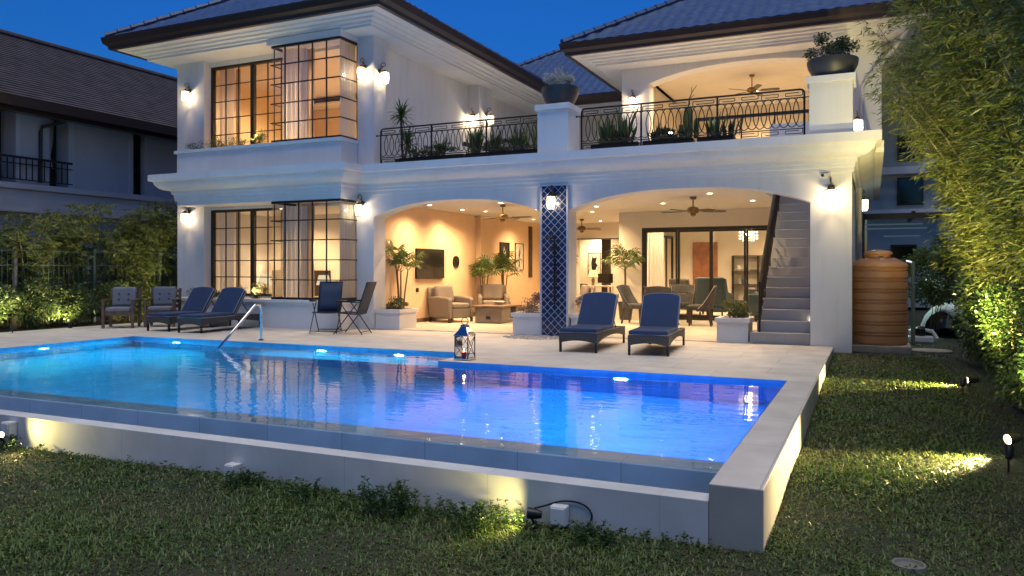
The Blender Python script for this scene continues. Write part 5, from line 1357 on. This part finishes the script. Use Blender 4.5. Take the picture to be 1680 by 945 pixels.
shrub('bowl_shrub','silvery bushy shrub in the deep bowl on the middle pier',(-5.52,14.22,4.98),(.42,.38,.27),2600,(.03,.055),(.012,.02),LM['silver'],None,lumps=24,lump_r=.3,base=(-5.52,14.22,4.78))
shrub('bowl_shrub','green leafy shrub in the wide bowl on the corner pier',(-.60,14.22,5.02),(.47,.42,.31),3600,(.03,.055),(.018,.03),LM['dark'],None,lumps=20,lump_r=.32,base=(-.60,14.22,4.77))
# spear plants
def spear(label,p,n,h,w,m='spear',spread=.12,cat='plant',name='spear_plant'):
    t=thing(name,label,cat,p,0,'plants in the balcony troughs'); b=MB()
    for i in range(n):
        a=random.random()*2*PI; r=spread*random.random(); hh=h*random.uniform(.45,1.05); l=random.uniform(.05,.38)
        o=Vector((r*math.cos(a)*1.6,r*math.sin(a)*.5,0)); d=Vector((math.cos(a)*l,math.sin(a)*l*.7,1)); s=Vector((-math.sin(a),math.cos(a),0))*w
        q=[o-s*.5,o+s*.5,o+d*hh*.55+s*.6,o+d*hh*.55-s*.6,o+d*hh+Vector((math.cos(a),math.sin(a),-.3))*hh*.12]
        b.add(q,[(0,1,2,3),(3,2,4)])
    b.build('leaves',LM[m],t); return t
zt=3.525+.20
for lab,x,n,h,w,m in (('small leafy spear plant at the left end of the left railing',-9.0,16,.28,.035,'shrub'),('spear plant with dark buds left of the lantern glow',-8.35,14,.55,.03,'spear'),('dense spear plant before the pilaster lantern',-7.55,34,.62,.05,'spear'),
  ('spear plant right of the pilaster lantern, brightly lit',-7.1,26,.5,.05,'pale'),('mixed spear plant left of the middle pier',-6.55,24,.52,.045,'spear'),('tall thin spear plant beside the middle pier',-6.15,14,.70,.035,'spear'),
  ('broad spear plant at the left end of the right railing',-4.65,26,.55,.055,'spear'),('spear plant with a flat paddle, under the veranda lantern',-4.30,22,.75,.06,'spear'),('small spear plant left of the balcony spotlight',-3.72,18,.34,.04,'dark'),('leafy spear plant right of the tall cactus',-2.62,22,.48,.05,'spear'),('drooping spear plant at the right end of the troughs',-2.35,14,.38,.05,'dark')):
    spear(lab,(x,14.5,zt),n,h,w,m)
for lab,x,h in (('low ground cover in the left railing trough, left half',-8.55,.26),('low ground cover in the left railing trough, right half',-6.85,.30),('low ground cover in the trough under the veranda lantern',-4.5,.24),('low ground cover in the cactus trough',-3.45,.20)):
    shrub('trough_plant',lab,(x,14.5,zt+h*.5),(.72 if x<-6 else .42,.16,h*.6),1700,(.03,.065),(.014,.026),LM['shrub' if x<-8 else 'pale'],'low plants in the balcony troughs',lumps=20,lump_r=.25,base=(x,14.5,zt))
t=thing('cactus','tall columnar cactus with a flowering spike behind the right railing','cactus',(-3.09,14.52,zt)); b=MB()
pr=[]
for k in range(12):
    a=k*PI/6
    pr.append(a)
def ribbed(b,c,r,h,n=7):
    vs=[];rows=[(0,.75),(.1,.95),(.5,1),(.85,.95),(.96,.7),(1,.15)]
    for f,s in rows:
        for k in range(2*n): a=k*PI/n; rr=r*s*(1 if k%2==0 else .72); vs.append((c[0]+rr*math.cos(a),c[1]+rr*math.sin(a),c[2]+h*f))
    m=2*n; b.add(vs,[(j*m+k,j*m+(k+1)%m,(j+1)*m+(k+1)%m,(j+1)*m+k) for j in range(len(rows)-1) for k in range(m)]+[tuple((len(rows)-1)*m+k for k in range(m))])
ribbed(b,(0,0,0),.085,.60); b.build('stem',LM['spear'],t,smooth=True)
b=MB(); ribbed(b,(-.13,0,.0),.05,.28); ribbed(b,(.14,.02,.0),.05,.36); b.build('side_stem',LM['spear'],t,smooth=True)
b=MB(); b.tube([(0,0,.58),(.02,0,.75),(.08,0,.88),(.16,0,.98)],[.012,.010,.008,.004],5); b.tube([(.02,0,.74),(.10,0,.80)],.006,5); b.tube([(.06,0,.85),(.06,0,.95)],.006,5); b.build('flower_spike',M['bark'],t)
# --- fan palms
def fan_palm(label,p,stems,h,fr=.34,pot=None,group='potted fan palms'):
    t=thing('fan_palm',label,'palm',p,0,group); tr=MB(); lf=MB()
    for i in range(stems):
        a=random.random()*2*PI; hh=h*random.uniform(.72,1.0); top=Vector((.12*math.cos(a)*i**.5,.12*math.sin(a)*i**.5,hh))
        tr.tube([(top.x*.3,top.y*.3,0),(top.x*.6,top.y*.6,hh*.5),top],[.020,.018,.016],6)
        for k in range(7):
            b=k*2*PI/7+random.uniform(-.3,.3); el=random.uniform(.15,1.3); L=random.uniform(.22,.42)
            d=Vector((math.cos(b)*math.cos(el),math.sin(b)*math.cos(el),math.sin(el))); e=top+d*L+Vector((0,0,.02)); tr.tube([top,top+d*L*.5+Vector((0,0,.03)),e],.005,4)
            s=d.cross(Vector((0,0,1))).normalized(); u=s.cross(d).normalized(); n=10
            for j in range(n):
                q=(j/(n-1)-.5)*R(200); dd=(d*math.cos(q)+s*math.sin(q)); l=fr*(1-.25*abs(q)/R(100))*random.uniform(.85,1.1); w=.021
                sid=dd.cross(u).normalized(); tip=e+dd*l+Vector((0,0,-.30*l)); mid=e+dd*l*.55+u*.02
                lf.add([e,mid-sid*w,tip,mid+sid*w],[(0,1,2,3)])
    tr.build('trunk',M['bark'],t); lf.build('fronds',LM['palm'],t)
    return t
def pot_thing(label,p,r,h):
    t=thing('plant_pot',label,'plant pot',p,0,'dark plant pots on the patio'); b=MB(); b.lathe((0,0,0),[(0,0),(r*.75,0),(r,h*.95),(r*1.03,h),(r*.93,h),(r*.9,h*.92),(0,h*.9)],4 if False else 20); b.build('pot',M['pot'],t,smooth=True); MB().lathe((0,0,0),[(0,h*.905),(r*.89,h*.905)],16).build('soil',M['soil'],t)
pot_thing('dark pot of the palm beside the left arch pillar',(-9.72,15.05,FZ0),.19,.36); fan_palm('fan palm behind the left arch planter',(-9.72,15.05,.34),4,1.2,.27)
pot_thing('dark pot of the palm left of the corner armchair',(-9.62,19.05,FZ0),.2,.36); fan_palm('fan palm below the clock, before the wall corner',(-9.62,19.05,.34),4,.95)
pot_thing('dark pot of the palm right of the corner armchair',(-9.55,20.15,FZ0),.2,.36); fan_palm('fan palm before the dark framed print',(-9.55,20.15,.34),4,1.0)
pot_thing('square dark pot of the palm beside the sliding door',(-5.72,19.35,FZ0),.2,.46); fan_palm('fan palm beside the sliding door',(-5.72,19.35,.44),3,1.05,.42)
pot_thing('dark pot of the palm just behind the tiled panel',(-7.9,20.6,FZ0),.2,.36); fan_palm('fan palm partly hidden behind the tiled panel',(-7.9,20.6,.34),4,1.1)
# dracaena on the balcony
t=thing('dracaena','spiky dracaena with two leaf heads at the left end of the balcony','plant',(-9.62,14.98,3.52)); tr=MB(); lf=MB()
tr.lathe((0,0,0),[(0,0),(.15,0),(.19,.26),(.17,.26),(0,.24)],14); tr.build('pot',M['pot'],t,smooth=True); tr=MB()
for (tx,ty,h) in ((-.05,0,1.25),(.16,-.05,.62)):
    tr.tube([(0,0,.2),(tx*.6,ty*.6,h*.6),(tx,ty,h)],.028,7)
    for k in range(90):
        a=random.random()*2*PI; el=random.uniform(-.75,1.35); L=random.uniform(.28,.46); d=Vector((math.cos(a)*math.cos(el),math.sin(a)*math.cos(el),math.sin(el))); s=d.cross(Vector((0,0,1)))
        s=s.normalized() if s.length>.1 else Vector((1,0,0)); o=Vector((tx,ty,h+random.uniform(-.08,.08))); w=.016
        lf.add([o-s*w,o+s*w,o+d*L*.6+s*w,o+d*L*.6-s*w,o+d*L+Vector((0,0,-.12*L))],[(0,1,2,3),(3,2,4)])
tr.build('trunk',M['bark'],t); lf.build('leaves',LM['palm'],t)
# ------------------------------------------------------------------ left boundary fence and neighbour
t=thing('garden_fence','thin green wire fence with pale posts between shrubs and bamboo','fence',(-16.95,12.5,0),0,world=True)
M['fence']=mat('fence_wire',(.14,.19,.15),.5,.3)
for y in (7.2,9.0,10.9,12.8,14.7,16.6): MB().box(-16.985,-16.915,y-.035,y+.035,0,1.78).build('post', M['fence'] if y!=10.9 else M['concrete'], t)
for y in (7.2,9.0,10.9,12.8,14.7):
    b=MB()
    for z in (.25,1.38,1.70): b.box(-16.962,-16.938,y+.042,y+1.858,z,z+.025)
    for k in range(1,15): yy=y+.04+k*1.82/15; b.box(-16.956,-16.944,yy-.006,yy+.006,.1,1.75)
    b.build('wire_panel', M['fence'], t)
N0=(-22,14,0); nb=thing('neighbour_house','neighbouring two-storey house with a dark shingle roof and balcony','house',N0,world=True)
M['nwall']=mat('lilac_grey_plaster',(.72,.68,.67),.8,var=.06,scale=1,bump=.15,bscale=60)
def npart(name,fn,m,bevel=0,parent=None,smooth=False):
    b=MB(); fn(b); o=b.build(name,m,parent or nb,bevel=bevel,smooth=smooth)
    if parent: o.location=(0,0,0)
    return o
def f(b):
    b.box(-28,-21.35,2,12.55,3.4,6.2); b.box(-28,-21.6,12.55,13.45,3.4,6.2)   # set back behind the balcony
    b.box(-28,-21,13.5,14.48,3.4,6.2); b.box(-28,-21.5,14.482,15.0,3.4,6.2); b.box(-28,-21,15.02,17.18,3.4,6.2); b.box(-28,-21.3,17.182,17.66,3.4,6.2); b.box(-28,-21,17.662,27,3.4,6.2)
npart('wall',f,M['nwall'])
for y0,y1 in ((15.02,15.2),(17.05,17.18),(13.5,13.62)): npart('corner_strip',lambda b:b.box(-20.998,-20.95,y0,y1,3.62,6.0),M['trim'])
npart('ledge',lambda b:(b.box(-28,-20.8,2,27,2.84,3.45), b.box(-28,-20.7,2,27,3.452,3.62)),M['nwall'],bevel=.02)
npart('wall',lambda b:(b.box(-28,-21.8,2,13.0,0,2.84), b.box(-28,-21.2,13.002,27,0,2.84)),M['nwall'])
w_=npart('window',lambda b:(b.box(-21.298,-21.2,17.185,17.24,3.63,5.9), b.box(-21.298,-21.2,17.60,17.655,3.63,5.9), b.box(-21.298,-21.22,17.24,17.60,4.40,4.48), b.box(-21.298,-21.22,17.24,17.60,3.63,3.70), b.box(-21.298,-21.24,17.24,17.60,4.02,4.04), b.box(-21.298,-21.24,17.24,17.60,4.9,4.92)),M['frame'])
npart('pane',lambda b:b.box(-21.298,-21.27,17.24,17.60,3.70,5.85),M['tv'],parent=w_)
d_=npart('door',lambda b:b.box(-21.598,-21.5,12.56,13.44,3.63,5.8),M['frame'])
npart('pane',lambda b:b.box(-21.499,-21.49,12.66,13.34,3.75,5.7),M['tv'],parent=d_)
w2=npart('window',lambda b:b.box(-21.498,-21.45,14.49,14.995,3.63,5.9),M['frame'])
npart('curtain',lambda b:b.add([(-21.44,14.5,5.85),(-21.44,14.95,5.85),(-21.44,14.88,4.9),(-21.44,14.82,4.55),(-21.44,14.9,4.2),(-21.44,14.66,4.25),(-21.44,14.76,4.6),(-21.44,14.6,5.2)],[(0,1,2,3,6,7),(3,4,5,6)]),M['curtain'],parent=w2)
npart('downpipe',lambda b:b.tube([(-20.2,14.75,5.72),(-20.3,14.7,5.5),(-20.9,14.2,5.25),(-20.93,14.18,5.1),(-20.93,14.18,3.7)],.05,8),M['gutter'],smooth=True)
def f(b):
    b.box(-20.78,-20.74,8,15.0,4.28,4.34); b.box(-20.775,-20.745,8,15.0,3.70,3.73); b.box(-20.775,-20.745,8,15.0,4.12,4.15)
    y=8.05
    while y<15: b.box(-20.772,-20.748,y-.012,y+.012,3.73,4.28); y+=.17
npart('balcony_railing',f,M['gutter'])
def f(b):
    X0,X1,Z0,Z1=-19.8,-24.3,5.72,8.55; n=30; Y0,Y1=1,28
    vs=[];fs=[]
    for i in range(n):
        for (k,dz) in ((i,0.03),(i+1,0.0)):
            t_=k/n; vs+= [(X0+(X1-X0)*t_,Y0,Z0+(Z1-Z0)*t_+dz),(X0+(X1-X0)*t_,Y1,Z0+(Z1-Z0)*t_+dz)]
    for i in range(2*n-1): fs.append((2*i,2*i+1,2*i+3,2*i+2))
    b.add(vs,fs); b.add([(X1,Y0,Z1),(X1,Y1,Z1),(-29,Y1,5.7),(-29,Y0,5.7)],[(0,1,2,3)])
    b.tube([(X1,Y0,Z1+.02),(X1,Y1,Z1+.02)],.12,8)
rf=npart('roof',f,M['rooftile2'])
npart('eaves',lambda b:(b.box(-19.86,-19.78,1,28,5.48,5.75), b.box(-28,-19.862,1,28,5.60,5.66), b.box(-20.4,-20.1,1,28,5.40,5.598)),M['gutter'],parent=rf)

# ------------------------------------------------------------------ right side: tank and yard
t=thing('water_tank','ribbed terracotta plastic water tank with a round lid beside the right pillar','water tank',(.10,15.0,.02))
b=MB(); pr=[(0,0),(.45,0),(.465,.02)]; z=.04
for k in range(7):
    pr+=[(.468,z),(.468,z+.095),(.445,z+.105),(.445,z+.118),(.468,z+.128),(.468,z+.145),(.445,z+.155),(.445,z+.166),(.468,z+.176)]; z+=.185
pr+=[(.470,z),(.472,z+.02),(.455,z+.04),(.35,z+.10),(.22,z+.135),(.0,z+.135)]
b.lathe((0,0,0),pr,40); b.build('body', M['tank'], t, smooth=True, sharp=30); ZT=z-.05
for k in range(8):
    b=MB(); a=k*PI/4+.2; m=Matrix.Rotation(a,3,'Z'); vs=[tuple(m@Vector(v)) for v in [(.28,-.05,ZT+.17),(.46,-.09,ZT+.03),(.46,.09,ZT+.03),(.28,.05,ZT+.17),(.28,-.035,ZT+.195),(.43,-.06,ZT+.085),(.43,.06,ZT+.085),(.28,.035,ZT+.195)]]
    b.add(vs,[(0,3,2,1),(4,5,6,7),(0,1,5,4),(1,2,6,5),(2,3,7,6),(3,0,4,7)]); b.build('shoulder_rib', M['tank'], t)
b=MB(); b.lathe((0,0,ZT),[(.20,.17),(.20,.25),(.225,.255),(.225,.285),(.20,.31),(.05,.335),(0,.335)],28); b.build('lid', M['tank'], t, smooth=True, sharp=30)
tag(MB().box(-.36,.60,14.48,15.5,-.25,.015).build('concrete_slab', M['concrete'], bevel=.015),'low concrete slab under the terracotta water tank','slab')
tag(MB().lathe((.92,15.1,-.10),[(0,.03),(.27,.03),(.30,.01),(.30,-.05)],20,sx=1.1,sy=.8).build('stepping_stone', M['concrete'], smooth=True),'round pale stepping stone between the tank and hedge','stepping stone')
t=thing('pipe_stand','upright grey pipe with a tap behind the water tank','pipe',(.70,16.3,-.1)); MB().tube([(0,0,0),(0,0,1.55)],.035,8).build('pipe', M['fence'], t, smooth=True); MB().tube([(0,0,1.52),(-.12,0,1.55)],.03,6).build('tap', M['steel'], t, smooth=True)
b=MB(); b.box(.5,.95,16.6,17.2,-.1,.08); b.tube([(.55,16.4,.1),(1.05,16.3,.12)],.05,8); 
t=thing('pump','grey garden pump with white pipes at the foot of the upright pipe','pump',(.85,16.9,-.1)); MB().box(-.22,.22,-.15,.15,0,.12).build('base', M['plastic'], t, bevel=.02)
b=MB(); b.lathe((0,0,.12),[(0,0),(.09,.01),(.10,.14),(.05,.18),(0,.19)],12); b.build('motor', M['black'], t, smooth=True); MB().tube([(-.2,0,.2),(-.05,0,.26),(.2,-.05,.22),(.28,-.1,.08)],.035,8).build('outlet_pipe', M['plastic'], t, smooth=True)
t=thing('covered_boat','small upturned white boat hull behind the tank','boat',(1.6,19.6,-.3),R(78))
b=MB(); vs=[];rows=9;n=10
for j in range(rows):
    f=j/(rows-1); w=.62*math.sin(PI*min(1,.18+f*.62))*(1-.1*f); h=.72+.1*f
    for i in range(n+1): q=PI*i/n; vs.append((-1.5+3*f, w*math.cos(q), .12+h*math.sin(q)**.8*(.55+.45*math.sin(PI*min(.9,.25+f*.5)))))
b.add(vs,[(j*(n+1)+i,j*(n+1)+i+1,(j+1)*(n+1)+i+1,(j+1)*(n+1)+i) for j in range(rows-1) for i in range(n)]); b.build('hull', M['plastic'], t, smooth=True)
MB().tube([(-1.52,0,.55),(0,0,.92),(1.5,0,.86)],.03,6).build('keel', M['plastic'], t, smooth=True)
for x in (-.9,.9): MB().box(x-.05,x+.05,-.6,.6,0,.16).build('trestle', M['wood'], t)
t=thing('rear_building','pale multi-storey building with a lit car shelter far behind the tank','building',(4,30,0),world=True)
M['pale']=mat('pale_green_render',(.40,.46,.44),.8,var=.06)
def bp_(n,fn,m,par=None):
    b=MB(); fn(b); o=b.build(n,m,par or t)
    if par: o.location=(0,0,0)
    return o
bp_('wall',lambda b:(b.box(-.15,9,30,36,0,8),),M['pale'])
bp_('floor_slab',lambda b:(b.box(-.3,9,29.6,29.99,3.15,3.35), b.box(-.3,9,29.6,29.99,4.55,4.8)),M['trim'])
for x,z in ((1.2,3.5),(2.6,3.5),(1.2,5.0),(2.6,5.0),(1.0,1.2),(2.6,1.2)):
    w_=bp_('window',lambda b:b.box(x-.4,x+.4,29.93,29.995,z,z+.95),M['frame']); bp_('pane',lambda b:b.box(x-.34,x+.34,29.92,29.928,z+.06,z+.89),M['tv'],w_)
t=thing('car_shelter','dark car shelter roof with bluish lit strips behind the tank','shelter',(1.0,23,0),world=True)
bp_('roof',lambda b:(b.box(-.25,3.4,21.5,21.6,2.55,2.68), b.box(-.25,3.4,24.4,24.5,2.75,2.88), b.box(-.25,-.17,21.6,24.4,2.6,2.72), b.box(.9,.98,21.6,24.4,2.62,2.74), b.box(2.1,2.18,21.6,24.4,2.62,2.74)),M['black'])
bp_('lit_strip',lambda b:(b.box(-.16,1.15,21.8,21.95,2.42,2.45)),M['led']); bp_('lit_strip',lambda b:(b.box(-.16,1.3,22.7,22.9,2.36,2.39)),M['led']); bp_('lit_strip',lambda b:(b.box(.3,1.2,23.8,24.0,2.2,2.23)),M['led'])
for x in (-.2,3.35): bp_('post',lambda b:b.box(x-.04,x+.04,21.5,21.58,0,2.55),M['black'])
for lab,c,r,n in (('green shrub behind the pipe stand, below the car shelter',(1.15,18.2,1.15),(.65,.6,.85),3800),('lower shrub beside the upturned boat',(1.9,18.0,.6),(.5,.6,.7),2500),('tall shrub behind the upturned boat',(1.9,21.0,1.3),(.9,.7,1.3),4200)):
    shrub('yard_shrub',lab,c,r,n,(.06,.11),(.03,.05),LM['shrub'],'shrubs in the side yard',base=(c[0],c[1],-.1))
t=thing('yard_lamp','cool white yard lamp on the side wall behind the tank','wall lamp',(-.298,20.5,2.45)); b=MB(); b.box(0,.06,-.05,.05,-.08,.08); b.build('housing',M['plastic'],t,bevel=.01); MB().box(.0605,.066,-.04,.04,-.06,.06).build('lens',M['led'],t); lamp('SPOT','yard_light',(.09,0,0),160,(.62,1,.86),.05,(1.2,-1.6,-2.2),130,.6,parent=t)

t=thing('drain_lid','round pale drain lid half sunk in the grass at the bottom edge','drain lid',(.19,4.93,float(zl(.19,4.93))))
M['lid']=mat('grey_drain_lid',(.16,.15,.13),.8)
MB().lathe((0,0,0),[(0,.006),(.068,.008),(.076,.022),(.088,.022),(.092,-.01)],24).build('lid', M['lid'], t, smooth=True)
